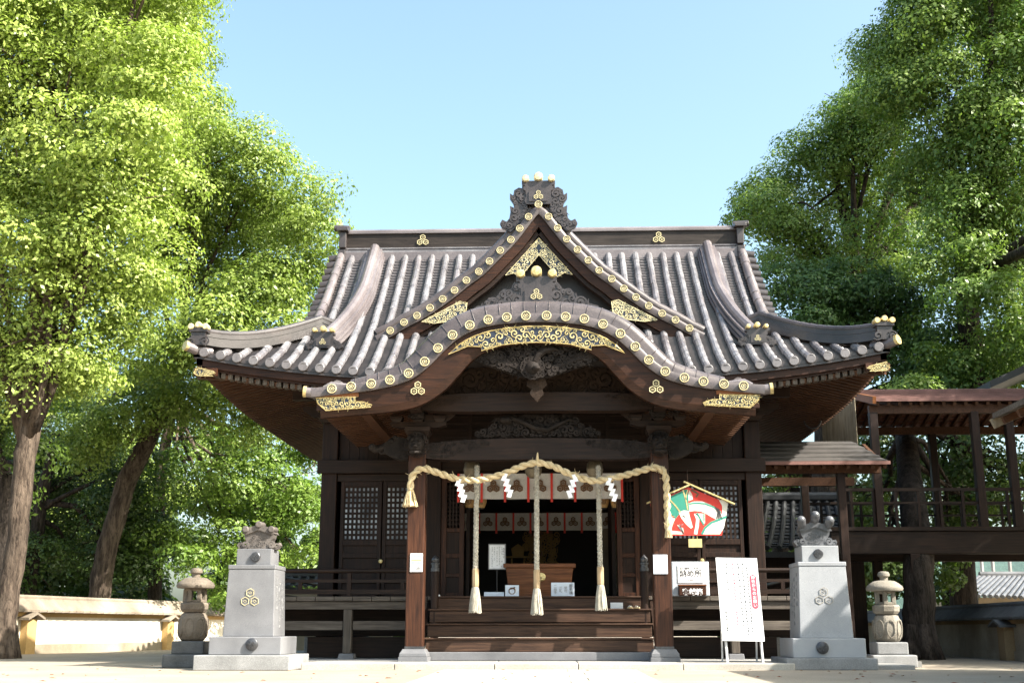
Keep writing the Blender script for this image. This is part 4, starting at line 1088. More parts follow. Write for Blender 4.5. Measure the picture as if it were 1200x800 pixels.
# ================================================================== STONE MONUMENTS AND LANTERNS
def pedestal(cx, cy, label, mats, tiers, shaft, cap, em_z, side, base2):
    t = thing('stone_pedestal', (cx, cy, 0), label, 'pedestal')
    for nm, (hw, z0, z1), mt in tiers:
        b = MB(); b.box(cx-hw, cx+hw, cy-hw, cy+hw, z0, z1); b.build(nm, mt, t, bevel=.012)
    hw0, hw1, z0, z1 = shaft
    b = MB(); b.frustum((cx, cy), hw0, hw0, z0, hw1, hw1, z1-.06); b.frustum((cx, cy), hw1+.008, hw1+.008, z1-.059, hw1+.008, hw1+.008, z1)
    sh = b.build('shaft', mats[0], t, bevel=.008)
    yf = cy - (hw0+hw1)/2 - .004
    b = MB()
    emblem(b, (cx, yf-.002, em_z), .125, r=.085); b.build('carved_crest', GOLDP if side > 0 else PAVE_W, sh)
    hc, zc0, zc1 = cap
    b = MB(); b.box(cx-hc, cx+hc, cy-hc, cy+hc, zc0, zc1); cp_ = b.build('cap_block', mats[0], t, bevel=.008)
    def roundel(x, y, z, r_, parent):
        b = MB(); b.lathe([(r_, 0), (r_, .03), (r_*.85, .04)], (x, y, z), 18, axis='y')
        for k in range(3):
            a = k*2.094+.5; spiral(b, x+math.cos(a)*r_*.42, z+math.sin(a)*r_*.42, y-.043, r_*.34, .9, a, 1, r_*.12)
        b.build('bronze_roundel', BRONZE, parent, smooth=True)
    roundel(cx+.03*side, cy-hc, (zc0+zc1)/2, .068, cp_)
    roundel(cx+.10*side, cy-base2, tiers[1][1][1]+.14, .085, t)
    # carved inscription on the side towards the hall
    b = MB(); rr = random.Random(int(cx*10)); xs_ = cx + side*((hw0+hw1)/2+.0)
    for col in range(3):
        yy = cy - .18 + col*.17
        for k in range(5+(col % 2)*2):
            zz = z1 - .18 - k*.10 - .05*col
            off = side*(hw0-hw1)*((z1-zz)/(z1-z0)-.5)
            for _ in range(4):
                a = rr.choice((0, 1.57, .8)); q = Vector((xs_+off+side*.002, yy+rr.uniform(-.03,.03), zz+rr.uniform(-.025,.025)))
                b.beam(q-Vector((0,math.cos(a)*.026,math.sin(a)*.026)), q+Vector((0,math.cos(a)*.026,math.sin(a)*.026)), .012, .006, 0, (1,0,0))
    b.build('lettering', INK_G, sh)
    return t
pedestal(-4.00, -.80, 'grey granite pedestal with gilt outlined crest beside the round stone lantern on the left', [GRANITE],
    [('lower_plinth', (.655,0,.20), GRANITE_D), ('upper_plinth', (.50,.201,.445), GRANITE)], (.355,.325,.446,1.42), (.245,1.421,1.645), .96, 1, .50)
pedestal(4.02, -.35, 'white granite pedestal with plain carved crest in front of the lean-to porch', [GRANITE_W],
    [('lower_plinth', (.62,0,.155), GRANITE_D), ('upper_plinth', (.50,.156,.42), GRANITE_W)], (.37,.33,.421,1.47), (.26,1.471,1.70), .98, -1, .50)

def roof_ornament(cx, cy, z, label, mat, kind):
    t = thing('roof_ornament', (cx, cy, z), label, 'ornament')
    b = MB()
    b.xz([(cx+a, z+h_) for a, h_ in ((-.13,0),(-.15,.10),(-.19,.16),(-.20,.21),(-.17,.25),(-.10,.27),(0,.305),(.10,.27),(.17,.25),(.20,.21),(.19,.16),(.15,.10),(.13,0))], cy-.10, cy+.12)
    b.xz([(cx+a, z+h_) for a, h_ in ((-.22,.225),(-.18,.29),(0,.34),(.18,.29),(.22,.225),(.17,.22),(0,.285),(-.17,.22))], cy-.13, cy+.15)
    b.build('gable_tile', mat, t, bevel=.01)
    for s in (-1, 1):
        b = MB(); b.xz([(cx+s*a, z+h_) for a, h_ in ((.12,0),(.14,.09),(.20,.05),(.26,.05),(.29,.10),(.31,.06),(.27,.0))], cy-.09, cy+.06)
        spiral(b, cx+s*.19, z+.065, cy-.10, .062, 1.6, 0, s, .024); spiral(b, cx+s*.26, z+.05, cy-.09, .045, 1.3, 0, -s, .018)
        b.build('scroll_foot', mat, t, smooth=True)
    for a in (-.185, 0, .185):
        h_ = .30 if a else .37; b = MB()
        if kind == 'knob':
            b.tube([(cx+a,cy-.15,z+h_-.02),(cx+a,cy+.12,z+h_-.01)], .042, 10); b.lathe([(.048,-.03),(.048,0),(.036,.01)], (cx+a,cy-.15,z+h_-.02), 12, axis='y')
        else:
            b.tube([(cx+a,cy+.10,z+h_-.05),(cx+a,cy-.05,z+h_-.02),(cx+a*1.05,cy-.15,z+h_+.02),(cx+a*1.1,cy-.17,z+h_+.06)], [.045,.05,.062,.064], 12); b.ball((cx+a*1.1,cy-.172,z+h_+.065), .066)
        b.build('round_tile', mat, t, smooth=True)
    b = MB(); fill_scrolls(b, [(cx-.09,z+.03),(cx-.14,z+.14),(cx-.13,z+.19),(cx,z+.22),(cx+.13,z+.19),(cx+.14,z+.14),(cx+.09,z+.03)], cy-.105, .06, .012 if kind == 'up' else .006, 77, .75, 1.4, .04, tries=300)
    b.build('relief', mat, t, smooth=True)
    return t
ORN_B = rough_mat('old_roof_tile', (.06,.05,.044), (.14,.12,.105), 6, .7, .4, .01, 50)
ORN_S = rough_mat('silvery_roof_tile', (.045,.046,.05), (.13,.132,.14), 6, .35, .3, .006, 50)
roof_ornament(-3.98, -.80, 1.646, 'brown old gable tile ornament standing on the grey pedestal', ORN_B, 'knob')
roof_ornament(4.00, -.35, 1.701, 'silvery gable tile ornament with three upturned round tiles on the white pedestal', ORN_S, 'up')

def stone_lantern(cx, cy, z0, label, mat, mdark, sc, k8):
    t = thing('stone_lantern', (cx, cy, z0), label, 'stone lantern', 'stone lanterns beside the pedestals')
    H = lambda v: z0 + v*sc
    b = MB(); b.box(cx-.33*sc, cx+.33*sc, cy-.33*sc, cy+.33*sc, z0, H(.19)); b.build('base_slab', mdark, t, bevel=.02)
    b = MB(); b.box(cx-.235*sc, cx+.235*sc, cy-.235*sc, cy+.235*sc, H(.191), H(.375)); b.build('plinth', mdark, t, bevel=.02)
    b = MB(); b.lathe([(r_*sc, H(h_)) for r_, h_ in ((.155,.376),(.195,.42),(.218,.52),(.22,.60),(.21,.68),(.18,.755),(.15,.78))], (cx,cy,0), 8 if k8 else 16, rot=.39)
    bd = b.build('barrel_body', mat, t, smooth=True, bevel=.02 if k8 else 0, angle=25 if k8 else 60)
    for k in range(8):
        a = k*math.pi/4 + math.pi/8*0 - math.pi/2; rr = .207*sc; c = Vector((cx+math.cos(a)*rr, cy+math.sin(a)*rr, H(.57))); U = Vector((-math.sin(a), math.cos(a), 0))
        if math.sin(a) > .3: continue
        b = MB(); b.tube([c+U*(math.cos(j*.524)*.062*sc)+Vector((0,0,math.sin(j*.524)*.13*sc)) for j in range(12)], .009*sc, 5, True); b.build('carved_window', mat, bd, smooth=True)
    b = MB(); b.lathe([(r_*sc, H(h_)) for r_, h_ in ((.14,.781),(.17,.79),(.20,.83),(.205,.90),(.19,.925),(.16,.93))], (cx,cy,0), 8 if k8 else 18, rot=.39); b.build('collar', mat, t, smooth=True, angle=30)
    b = MB()
    for k in range(6):
        a = k*math.pi/3 + .26; c = (cx+math.cos(a)*.135*sc, cy+math.sin(a)*.135*sc)
        b.frustum(c, .034*sc, .034*sc, H(.931), .030*sc, .030*sc, H(1.12))
    b.lathe([(.165*sc, H(.931)), (.165*sc, H(.965))], (cx,cy,0), 6, rot=.26); b.lathe([(.15*sc, H(1.09)), (.16*sc, H(1.125))], (cx,cy,0), 6, rot=.26)
    b.build('fire_box', mat, t, bevel=.008)
    b = MB(); b.lathe([(r_*sc, H(h_)) for r_, h_ in ((.17,1.126),(.265,1.135),(.28,1.17),(.265,1.205),(.21,1.25),(.16,1.28),(.10,1.29))], (cx,cy,0), 24); b.build('cap_stone', mat, t, smooth=True, angle=50)
    b = MB(); b.lathe([(r_*sc, H(h_)) for r_, h_ in ((.06,1.291),(.062,1.34),(.088,1.355),(.092,1.385),(.075,1.42),(.03,1.43))], (cx,cy,0), 18); b.build('finial', mat, t, smooth=True, angle=50)
    return t
stone_lantern(-5.10, -.05, 0, 'brown weathered stone lantern with a smooth barrel body left of the grey pedestal', STONE_B, STONE_D, 1.0, False)
stone_lantern(5.20, .55, -.01, 'pale stone lantern with an eight sided body right of the white pedestal', STONE_L, GRANITE_D, .98, True)

# ================================================================== THINGS HUNG ON THE PORCH
def rope(mb, path, r_, strands=3, pitch=.16, n=6, m=0, taper=None):
    """twisted rope: strands wound round a path"""
    P = [Vector(p) for p in path]; L = [0]
    for a, c in zip(P, P[1:]): L.append(L[-1] + (c-a).length)
    N = max(24, int(L[-1]/.022))
    def ev(s_):
        for i in range(len(P)-1):
            if s_ <= L[i+1] or i == len(P)-2:
                t = (s_-L[i])/max(1e-6, L[i+1]-L[i]); p0, p1, p2, p3 = P[max(i-1,0)], P[i], P[i+1], P[min(i+2,len(P)-1)]
                return .5*((2*p1)+(p2-p0)*t+(2*p0-5*p1+4*p2-p3)*t*t+(3*p1-p0-3*p2+p3)*t**3)
    C = [ev(L[-1]*i/N) for i in range(N+1)]
    for s_ in range(strands):
        q = []; side = Vector((0,1,0))
        for i, c in enumerate(C):
            t = (C[min(i+1,N)]-C[max(i-1,0)]).normalized(); sd = (side - t*side.dot(t)).normalized(); up_ = t.cross(sd)
            a = 2*math.pi*(L[-1]*i/N/pitch + s_/strands); q.append(c + sd*(math.cos(a)*r_*.5) + up_*(math.sin(a)*r_*.5))
        mb.tube(q, r_*.62, n, m=m)
def tassel(mb, top, length, r0, r1, seed, m=0, n=46):
    rr = random.Random(seed); x, y, z = top
    mb.lathe([(r0*.9, z-.0), (r0, z-.05*length), (r0*.85+r1*.1, z-.5*length), (r1*.93, z-.97*length), (r1*.8, z-length)][::-1], (x,y,0), 14, m)
    for k in range(n):
        a = rr.uniform(0, 6.283); q = rr.uniform(.9, 1.12); e = length*rr.uniform(.93, 1.05)
        mb.tube([(x+math.cos(a)*r0*.95, y+math.sin(a)*r0*.95, z-.03*length), (x+math.cos(a)*(r0+(r1-r0)*.5)*1.02*q, y+math.sin(a)*(r0+(r1-r0)*.5)*1.02*q, z-.5*length), (x+math.cos(a+.1)*r1*q, y+math.sin(a+.1)*r1*q, z-e)], r1*.085, 4, m=m)
SR = thing('straw_rope', (0, -.2, 2.9), 'thick twisted straw rope strung across the two porch pillars', 'rope')
b = MB()
rp_ = [at(481,574,-.2), at(482,561,-.2), at(489,551,-.2), at(499,549,-.21), at(514,554,-.22), at(537,561,-.22), at(562,562,-.22), at(590,555,-.22), at(612,546,-.22), at(630,542,-.22),
       at(648,546,-.22), at(670,556,-.22), at(695,563,-.22), at(722,559,-.22), at(745,553,-.22), at(764,548,-.21), at(774,549,-.2), at(780,558,-.2), at(781.5,580,-.2), at(782,600,-.2), at(783,622,-.2)]
rope(b, rp_, .050, 2, .27, 8); rr = random.Random(12)
for k in range(70):
    c = rp_[rr.randrange(1, len(rp_)-1)].lerp(rp_[rr.randrange(1, len(rp_)-1)], 0); j = rr.randrange(0, len(rp_)-1); c = rp_[j].lerp(rp_[j+1], rr.random()); a = rr.uniform(0, 6.28); e_ = c+Vector((math.cos(a)*rr.uniform(.07,.13), -.05, math.sin(a)*rr.uniform(.07,.12)))
    b.tube([c+Vector((math.cos(a)*.03,-.03,math.sin(a)*.03)), e_], [.004,.002], 4)
b.build('twisted_rope', STRAW, SR, smooth=True)
b = MB(); tassel(b, at(481,572,-.2), .27, .035, .10, 2); b.build('tassel', STRAW, SR, smooth=True)
b = MB(); tassel(b, at(783,620,-.2), .12, .035, .05, 3, 0, 20); b.build('tassel', STRAW, SR, smooth=True)
b = MB(); b.tube([at(629.5,541,-.24), at(630,530,-.24)], [.03,.008], 6); b.tube([at(500,545,-.13), at(500,552,-.2)], .015, 6); b.tube([at(764,543,-.13), at(764,550,-.2)], .015, 6); b.build('tie_cord', STRAW, SR)
for i, (px, py) in enumerate(((540,562),(594,556),(671,557),(716,561))):
    c = at(px, py, -.24); sg = -1 if i == 2 else 1; b = MB(); w_ = .06; z = c.z + .02; x0 = -.015
    for k in range(4):
        za, zb = z-.08*k, z-.08*k-.108; yk = c.y - .012*(k % 2) - .02
        v = [(x0-w_/2, za), (x0+w_/2, za-.012), (x0+w_/2-.042, zb-.012), (x0-w_/2-.042, zb)]
        v = [(c.x + sg*q[0], yk - .006*j, q[1]) for j, q in enumerate(v)]
        b.add(v + [(q[0],q[1]+.002,q[2]) for q in v], [(0,1,2,3),(7,6,5,4),(0,4,5,1),(1,5,6,2),(2,6,7,3),(3,7,4,0)])
        x0 += .018 if k % 2 else .034
    o = b.build('zigzag_paper', PAPER)
    tag(o, ['white zigzag paper streamer nearest the straw rope tassel','white zigzag paper streamer between the left and middle bell ropes','white zigzag paper streamer between the middle and right bell ropes','white zigzag paper streamer in front of the right bell rope'][i], 'paper streamer', 'zigzag papers on the straw rope')
# bell ropes
def bell_rope(px0, px1, py1, seed, label):
    c0, c1 = at(px0, 546, .12), at(px1, py1, .12)
    t = thing('bell_rope', (c0.x, .12, c0.z), label, 'bell rope', 'bell ropes over the steps')
    ln = c0.z - c1.z; d = c1 - c0
    b = MB(); rope(b, [c0, c0+d*.35, c0+d*.72], .040, 3, .105, 6); b.build('hemp_cord', ROPE_H, t, smooth=True)
    a, e = c0+d*.71, c0+d*.835; b = MB(); b.lathe([(.046, e.z), (.05, e.z+.02), (.05, a.z-.02), (.043, a.z)], (a.x,a.y,0), 8); b.build('wooden_sleeve', WSLEEVE, t)
    b = MB(); tassel(b, (e.x, e.y, e.z), ln*.172, .048, .082, seed, 0, 60); b.build('tassel', ROPE_H, t, smooth=True)
    return t
WSLEEVE = wood('sleeve_timber', (.36,.25,.14), (.52,.40,.26), 'z', .6)
bell_rope(559, 556.5, 716, 5, 'hemp bell rope hanging in front of the paper sign on a stand')
bell_rope(629, 629, 718, 6, 'hemp bell rope hanging in front of the wooden offertory chest')
bell_rope(701, 704.5, 713, 7, 'hemp bell rope on the right with its tassel lit by the sun')
BELL = rough_mat('aged_bell', (.10,.08,.05), (.2,.165,.11), 8, .5, .2, .003, 60, .3)
for i, px in enumerate((553, 625, 697)):
    c = at(px, 549, .35); b = MB(); b.lathe([(q[0]*.85,q[1]*.85) for q in [(.02,.17),(.08,.16),(.135,.10),(.15,.0),(.155,-.015),(.15,-.03),(.135,-.11),(.08,-.165),(.02,-.175)][::-1]], (c.x,.35,c.z), 20)
    b.tube([(c.x,.35,c.z+.16),(c.x,.35,c.z+.42)], .02, 6)
    tag(b.build('suzu_bell', BELL, smooth=True), ['round bell above the left bell rope','round bell above the middle bell rope','round bell above the right bell rope'][i], 'bell', 'bells under the porch beam')

# curtains with red straps and the three hexagon crest
def curtain(x0, x1, z0, z1, y, n_, label, mat, es):
    t = thing('curtain', ((x0+x1)/2, y, z1), label, 'curtain', 'crested curtains in the doorway')
    w_ = (x1-x0)/n_
    rr = random.Random(n_)
    for i in range(n_):
        xa, xb = x0+w_*i+.006, x0+w_*(i+1)-.006; b = MB()
        rows = [[(xa+(xb-xa)*u/8, y+.012*math.sin(u*.9+i*2+k*.3)*(.3+k/4), z1+(z0-z1)*k/4) for u in range(9)] for k in range(5)]
        b.grid(rows); pn = b.build('curtain_panel', mat, t, smooth=True)
        b = MB(); emblem(b, ((xa+xb)/2, y-.022, (z0+z1)/2-.01), es, r=.34); b.build('crest', BROWNP, pn)
    for i in range(n_+1):
        b = MB(); x = x0+w_*i; b.box(x-.02, x+.02, y-.028, y-.022, z0-.055, z1); b.build('red_strap', RED, t)
    b = MB(); b.tube([(x0-.06,y,z1+.012),(x1+.06,y,z1+.012)], .014, 8); b.build('curtain_rod', W_X, t)
    return t
a, c = at(537.5, 557, 2.42), at(729, 584, 2.42)
curtain(a.x, c.x, c.z, a.z+.03, 2.42, 7, 'white curtain with brown crests and red straps across the doorway top', CLOTH, .10)
a, c = at(542, 601, 5.6), at(722, 621, 5.6)
curtain(a.x, c.x, c.z, a.z, 5.6, 9, 'dim white curtain with crests deep inside the hall', CLOTH, .085)
for i, (px, tx) in enumerate(((550, '献'), (563.5, '燈'), (707, '献'), (722, '燈'))):
    c = at(px, 586, 2.75); t = thing('paper_lantern', (c.x, 2.75, c.z), ['tan paper lantern under the left end of the curtain, outer one','tan paper lantern under the left end of the curtain, inner one','tan paper lantern under the right end of the curtain, inner one','tan paper lantern under the right end of the curtain, outer one'][i], 'paper lantern', 'paper lanterns behind the curtain')
    b = MB(); pr = []
    for k in range(15):
        q = k/14; pr.append((.055+.045*math.sin(math.pi*min(1,max(0,q*.9+.05)))+(.004 if k % 2 else 0), c.z-.13+.26*q))
    b.lathe(pr, (c.x,2.75,0), 18); b.build('paper_body', LANT_P, t, smooth=True)
    b = MB(); b.lathe([(.06,c.z+.131),(.06,c.z+.155)], (c.x,2.75,0), 14); b.lathe([(.06,c.z-.155),(.06,c.z-.131)], (c.x,2.75,0), 14); b.tube([(c.x,2.75,c.z+.15),(c.x,2.75,c.z+.35)], .006, 4); b.build('lantern_rim', DARKW, t)
    text(tx, .11, (c.x, 2.75-.108, c.z-.04), BROWNP, t)

# ================================================================== DOORWAY THINGS
OC = thing('offertory_chest', (-.02, 2.05, 1.05), 'large reddish wooden offertory chest standing in the doorway', 'offertory chest')
x0, x1 = -.56, .54
b = MB(); b.loft([[(x0+.05,1.86,1.08),(x1-.05,1.86,1.08),(x1-.05,2.4,1.08),(x0+.05,2.4,1.08)],[(x0,1.83,1.52),(x1,1.83,1.52),(x1,2.45,1.52),(x0,2.45,1.52)]]); b.build('body', W_BOX, OC, bevel=.01)
b = MB(); b.box(x0-.04, x1+.04, 1.79, 1.86, 1.521, 1.585); b.box(x0-.04, x1+.04, 2.42, 2.49, 1.521, 1.585); b.box(x0-.04, x0+.03, 1.861, 2.419, 1.521, 1.584); b.box(x1-.03, x1+.04, 1.861, 2.419, 1.521, 1.584); b.build('rim', W_BOX, OC, bevel=.006)
b = MB()
for k in range(7): y = 1.9+.075*k; b.box(x0+.03, x1-.03, y, y+.03, 1.53, 1.56)
b.build('slats', W_BOX, OC)
b = MB(); b.box(x0+.02, x1-.02, 1.80, 1.83, 1.051, 1.10); b.build('foot_rail', W_BOX, OC)
b = MB(); b.disc((.02,1.845,1.37), .07, .02, 16); b.ball((.02,1.81,1.33), .035); b.build('gilt_fitting', GOLD, OC, smooth=True)
# sign on a stand
c = at(582.5, 652, 1.9); SS = thing('standing_sign', (c.x, 1.9, 1.05), 'white paper sign on a thin pole stand left of the offertory chest', 'sign')
hw, hh = .135, .20
b = MB(); b.box(c.x-hw, c.x+hw, 1.89, 1.905, c.z-hh, c.z+hh); pb_ = b.build('sign_board', PAPER, SS)
b = MB()
for x in (-hw, hw): b.box(c.x+x-.008, c.x+x+.008, 1.882, 1.908, c.z-hh-.008, c.z+hh+.008)
for z in (-hh, hh): b.box(c.x-hw+.009, c.x+hw-.009, 1.882, 1.908, c.z+z-.008, c.z+z+.008)
b.build('frame', INK_G, pb_)
b = MB(); b.tube([(c.x,1.92,c.z-hh),(c.x,1.92,1.06)], .012, 8); b.lathe([(.11,1.052),(.10,1.075),(.012,1.085)], (c.x,1.92,0), 16); b.build('pole', DARKW, SS)
def fine_columns(mb, x, y, z1, z0, cols, pitch, size, seed, dens=.85, m=0):
    """columns of tiny illegible characters"""
    rr = random.Random(seed)
    for k in range(cols):
        zz = z1 - rr.random()*.01; end = z0 + (z1-z0)*rr.choice((0, 0, .1, .35))
        while zz > end:
            if rr.random() < dens:
                for _ in range(3):
                    a = rr.choice((0, 1.57, 1.57, .8)); q = Vector((x-k*pitch+rr.uniform(-.25,.25)*size, y, zz+rr.uniform(-.25,.25)*size)); h_ = size*.32
                    mb.beam(q-Vector((math.cos(a)*h_,0,math.sin(a)*h_)), q+Vector((math.cos(a)*h_,0,math.sin(a)*h_)), size*.15, .001, m, (0,1,0))
            zz -= size*1.15
b = MB(); fine_columns(b, c.x+.08, 1.888, c.z+.15, c.z-.16, 5, .04, .024, 3); b.build('fine_print', INK_G, pb_)
text('お\n知\nら\nせ', .045, (c.x+.112, 1.888, c.z+.06), INK, pb_, 'lettering', 1.0)
# papers and small things along the floor edge
def card(name, px0, py0, px1, py1, y, mat, label, cat, lean=.03, th=.006, bev=0):
    p0, p1 = at(px0, py1, y), at(px1, py0, y); t = thing(name, ((p0.x+p1.x)/2, y, p0.z), label, cat)
    b = MB(); v = [(p0.x,y,p0.z),(p1.x,y,p0.z),(p1.x,y+lean,p1.z),(p0.x,y+lean,p1.z)]
    b.add(v + [(q[0],q[1]+th,q[2]) for q in v], [(0,1,2,3),(7,6,5,4),(0,4,5,1),(1,5,6,2),(2,6,7,3),(3,7,4,0)]); o = b.build('sheet', mat, t)
    return t, o, p0, p1
t, o, p0, p1 = card('paper_sign', 646, 682, 673, 699.5, 1.36, PAPER_B, 'bluish white paper sign leaning at the floor edge right of the middle rope', 'sign')
text('参拝の作法', .052, ((p1.x-.05), 1.375, (p0.z+p1.z)/2+.0), INK, t, 'lettering') if False else None
for k, s_ in enumerate(('御祈祷','受付','二礼','二拍手')):
    text('\n'.join(s_), .050 if k else .058, (p1.x-.055-.082*k, 1.366, (p0.z+p1.z)/2+.005), INK if k % 2 == 0 else INK_G, t, 'lettering', .95, (82,0,0))
t, o, p0, p1 = card('paper_sheet', 567, 693, 590.5, 699, 1.36, PAPER_B, 'flat bluish white sheet lying at the floor edge', 'paper', .10)
t, o, p0, p1 = card('picture_frame', 592, 685, 608, 699, 1.36, PAPER_B, 'small white framed card standing beside the offertory chest', 'card', .05)
b = MB(); c = (p0+p1)/2
b.tube([(c.x+math.cos(k*.785+.39)*.052, 1.375, c.z+math.sin(k*.785+.39)*.05) for k in range(8)], .009, 4, True); b.tube([(c.x-.04,1.374,c.z+.03),(c.x+.05,1.374,c.z+.055)], .008, 4); b.build('drawn_box', BROWNP, t)
t, o, p0, p1 = card('white_box', 715.5, 705.5, 730, 712.5, 1.15, PAPER, 'small white box on the top step right of the bell ropes', 'box', .0, .09)
b = MB(); c = at(511, 699, 1.35); b.ball((c.x,1.35,c.z+.045), .07, .6, .7, .9); b.ball((c.x+.03,1.35,c.z+.02), .04, 1, .7, .6); tag(b.build('folded_cloth', PAPER, smooth=True), 'crumpled white cloth at the left end of the floor edge', 'cloth')
for i, px in enumerate((738.5, 746.5)):
    c = at(px, 714, .95); t = thing('straw_sandal', (c.x, .95, .86), ['pale sandal on the upper step, left of its pair','pale sandal on the upper step, right of its pair'][i], 'sandal', 'pair of sandals on the step')
    b = MB(); b.lathe([(.045,.852),(.05,.86),(.045,.872)], (c.x,.95,0), 16, 0, 1.0, 2.2); b.build('sole', STRAW, t, smooth=True)
    b = MB(); b.tube([(c.x-.035,.97,.872),(c.x-.012,.93,.895),(c.x,.895,.878),(c.x+.012,.93,.895),(c.x+.035,.97,.872)], .007, 5); b.build('strap', CLOTH, t)
# altar furnishings, dim
c = at(607, 645, 6.6); t = thing('gilt_altar_stand', (c.x, 6.6, 1.1), 'small gilt five sided ornament on a stand deep inside the hall', 'altar ornament')
b = MB(); b.xz([(c.x+a*.13, c.z+h_*.13) for a, h_ in ((-.8,-.7),(.8,-.7),(1,.3),(0,1),(-1,.3))], 6.58, 6.62); b.build('plaque', GOLD_D, t, bevel=.01)
b = MB(); b.box(c.x-.24, c.x+.24, 6.5, 6.7, c.z-.14, c.z-.11); b.box(c.x-.14, c.x-.11, 6.55, 6.6, 1.06, c.z-.14); b.box(c.x+.11, c.x+.14, 6.55, 6.6, 1.06, c.z-.14); b.build('stand', GOLD_D, t)
for i, px in enumerate((622, 634, 646)):
    c = at(px, 644, 6.9); t = thing('gilt_altar_hanging', (c.x, 6.9, 1.1), ['gilt altar hanging behind the middle bell rope, left one of three','gilt altar hanging behind the middle bell rope, tallest one','gilt altar hanging behind the middle bell rope, right one of three'][i], 'altar ornament', 'gilt hangings on the altar')
    b = MB(); rr = random.Random(i)
    for k in range(26): spiral(b, c.x+rr.uniform(-.12,.12), c.z+rr.uniform(-.36,.34), 6.9+rr.uniform(-.05,.05), .07, 1.3, rr.uniform(0,6), rr.choice((-1,1)), .02, 4, 0, .06)
    b.build('gilt_foliage', GOLD_D, t, smooth=True)
    b = MB(); b.tube([(c.x,6.92,1.06),(c.x,6.92,c.z+.38)], .03, 6); b.build('stem', BROWNP, t)
c = at(718, 636, 5.6); t = thing('folding_screen', (c.x, 5.6, 1.05), 'pale upright screen at the right inside the doorway', 'screen')
b = MB()
for k in range(3): b.box(c.x-.22+.15*k, c.x-.22+.15*k+.143, 5.6+.03*(k % 2), 5.62+.03*(k % 2), 1.2, c.z+.28)
b.build('leaf', PLASTER_O, t)
b = MB(); b.box(c.x-.24, c.x+.26, 5.58, 5.68, 1.06, 1.2); b.build('foot', DARKW, t)

# ================================================================== SIGNS AND VOTIVE BOARD
# papers on the pillars
t, o, p0, p1 = card('pillar_notice', 480.5, 648, 495.5, 669.5, -.145, PAPER, 'white notice with pale colour panels pinned to the left porch pillar', 'notice', 0, .004)
cx_, w_, h_ = (p0.x+p1.x)/2, p1.x-p0.x, p1.z-p0.z
def patch(parent, name, mat, u0, u1, v0, v1, y=-.1475):
    b = MB(); b.box(p0.x+w_*u0, p0.x+w_*u1, y, y+.0015, p0.z+h_*v0, p0.z+h_*v1); return b.build(name, mat, parent)
BLU = plain('pale_blue_ink', (.28,.36,.55), .6); ORN = plain('pale_orange_ink', (.6,.30,.12), .6); YEL = plain('pale_yellow_ink', (.6,.5,.25), .6)
patch(o, 'colour_panel', BLU, .08, .92, .78, .93); patch(o, 'colour_panel', ORN, .08, .92, .60, .66); patch(o, 'colour_panel', YEL, .08, .92, .30, .34); patch(o, 'colour_panel', ORN, .08, .30, .10, .13); patch(o, 'colour_panel', BLU, .10, .42, .40, .56); patch(o, 'colour_panel', BLU, .55, .90, .40, .56)
b = MB(); b.xz([(p0.x+w_*a, p0.z+h_*c) for a, c in ((.45,.22),(.5,.12),(.8,.12),(.88,.24),(.8,.2),(.72,.27),(.6,.27),(.55,.2))], -.1476, -.1464); b.build('printed_picture', INK_G, o)
t, o, p0, p1 = card('pillar_notice', 766, 649.5, 782, 672, -.145, PAPER_B, 'plain bluish white notice pinned to the right porch pillar', 'notice', 0, .004)
b = MB(); fine_columns(b, p1.x-.03, -.1475, p1.z-.03, p0.z+.03, 6, .028, .013, 9, .5); b.build('fine_print', INK_G, o)

# deposit box with labels
p0, p1 = at(788, 702, 1.20), at(830.5, 657.5, 1.20)
DB = thing('deposit_box', ((p0.x+p1.x)/2, 1.35, 1.05), 'pale grey box labelled for returning old charms, on the veranda right of the steps', 'deposit box')
CLEAR = plain('pale_grey_panel', (.42,.46,.50), .35)
b = MB(); b.box(p0.x, p1.x, 1.21, 1.55, 1.051, p1.z); b.build('body', CLEAR, DB, bevel=.012)
w_, h_ = p1.x-p0.x, p1.z-p0.z
b = MB(); b.box(p0.x+w_*.165, p0.x+w_*.845, 1.200, 1.208, p0.z+h_*.44, p0.z+h_*.90); lb_ = b.build('label_sheet', PAPER, DB)
text('古い御札・お守り', .043, (p0.x+w_*.505, 1.1985, p0.z+h_*.815), INK, lb_)
text('納め所', .115, (p0.x+w_*.505, 1.1985, p0.z+h_*.675), INK, lb_, bold=.002)
text('こちらへお納めください', .034, (p0.x+w_*.505, 1.1985, p0.z+h_*.51), INK_G, lb_)
SBX = thing('coin_box', (p0.x+w_*.52, 1.12, 1.05), 'small brown wooden coin box with white lettering in front of the grey deposit box', 'coin box')
b = MB(); b.box(p0.x+w_*.155, p0.x+w_*.88, 1.06, 1.195, 1.051, p0.z+h_*.37); bo = b.build('body', W_P, SBX, bevel=.012)
b = MB(); b.box(p0.x+w_*.145, p0.x+w_*.89, 1.05, 1.198, p0.z+h_*.345, p0.z+h_*.385); b.build('lid', W_BOX, SBX, bevel=.006)
text('賽銭箱', .105, (p0.x+w_*.515, 1.0585, p0.z+h_*.18), PAPER, bo, bold=.003)
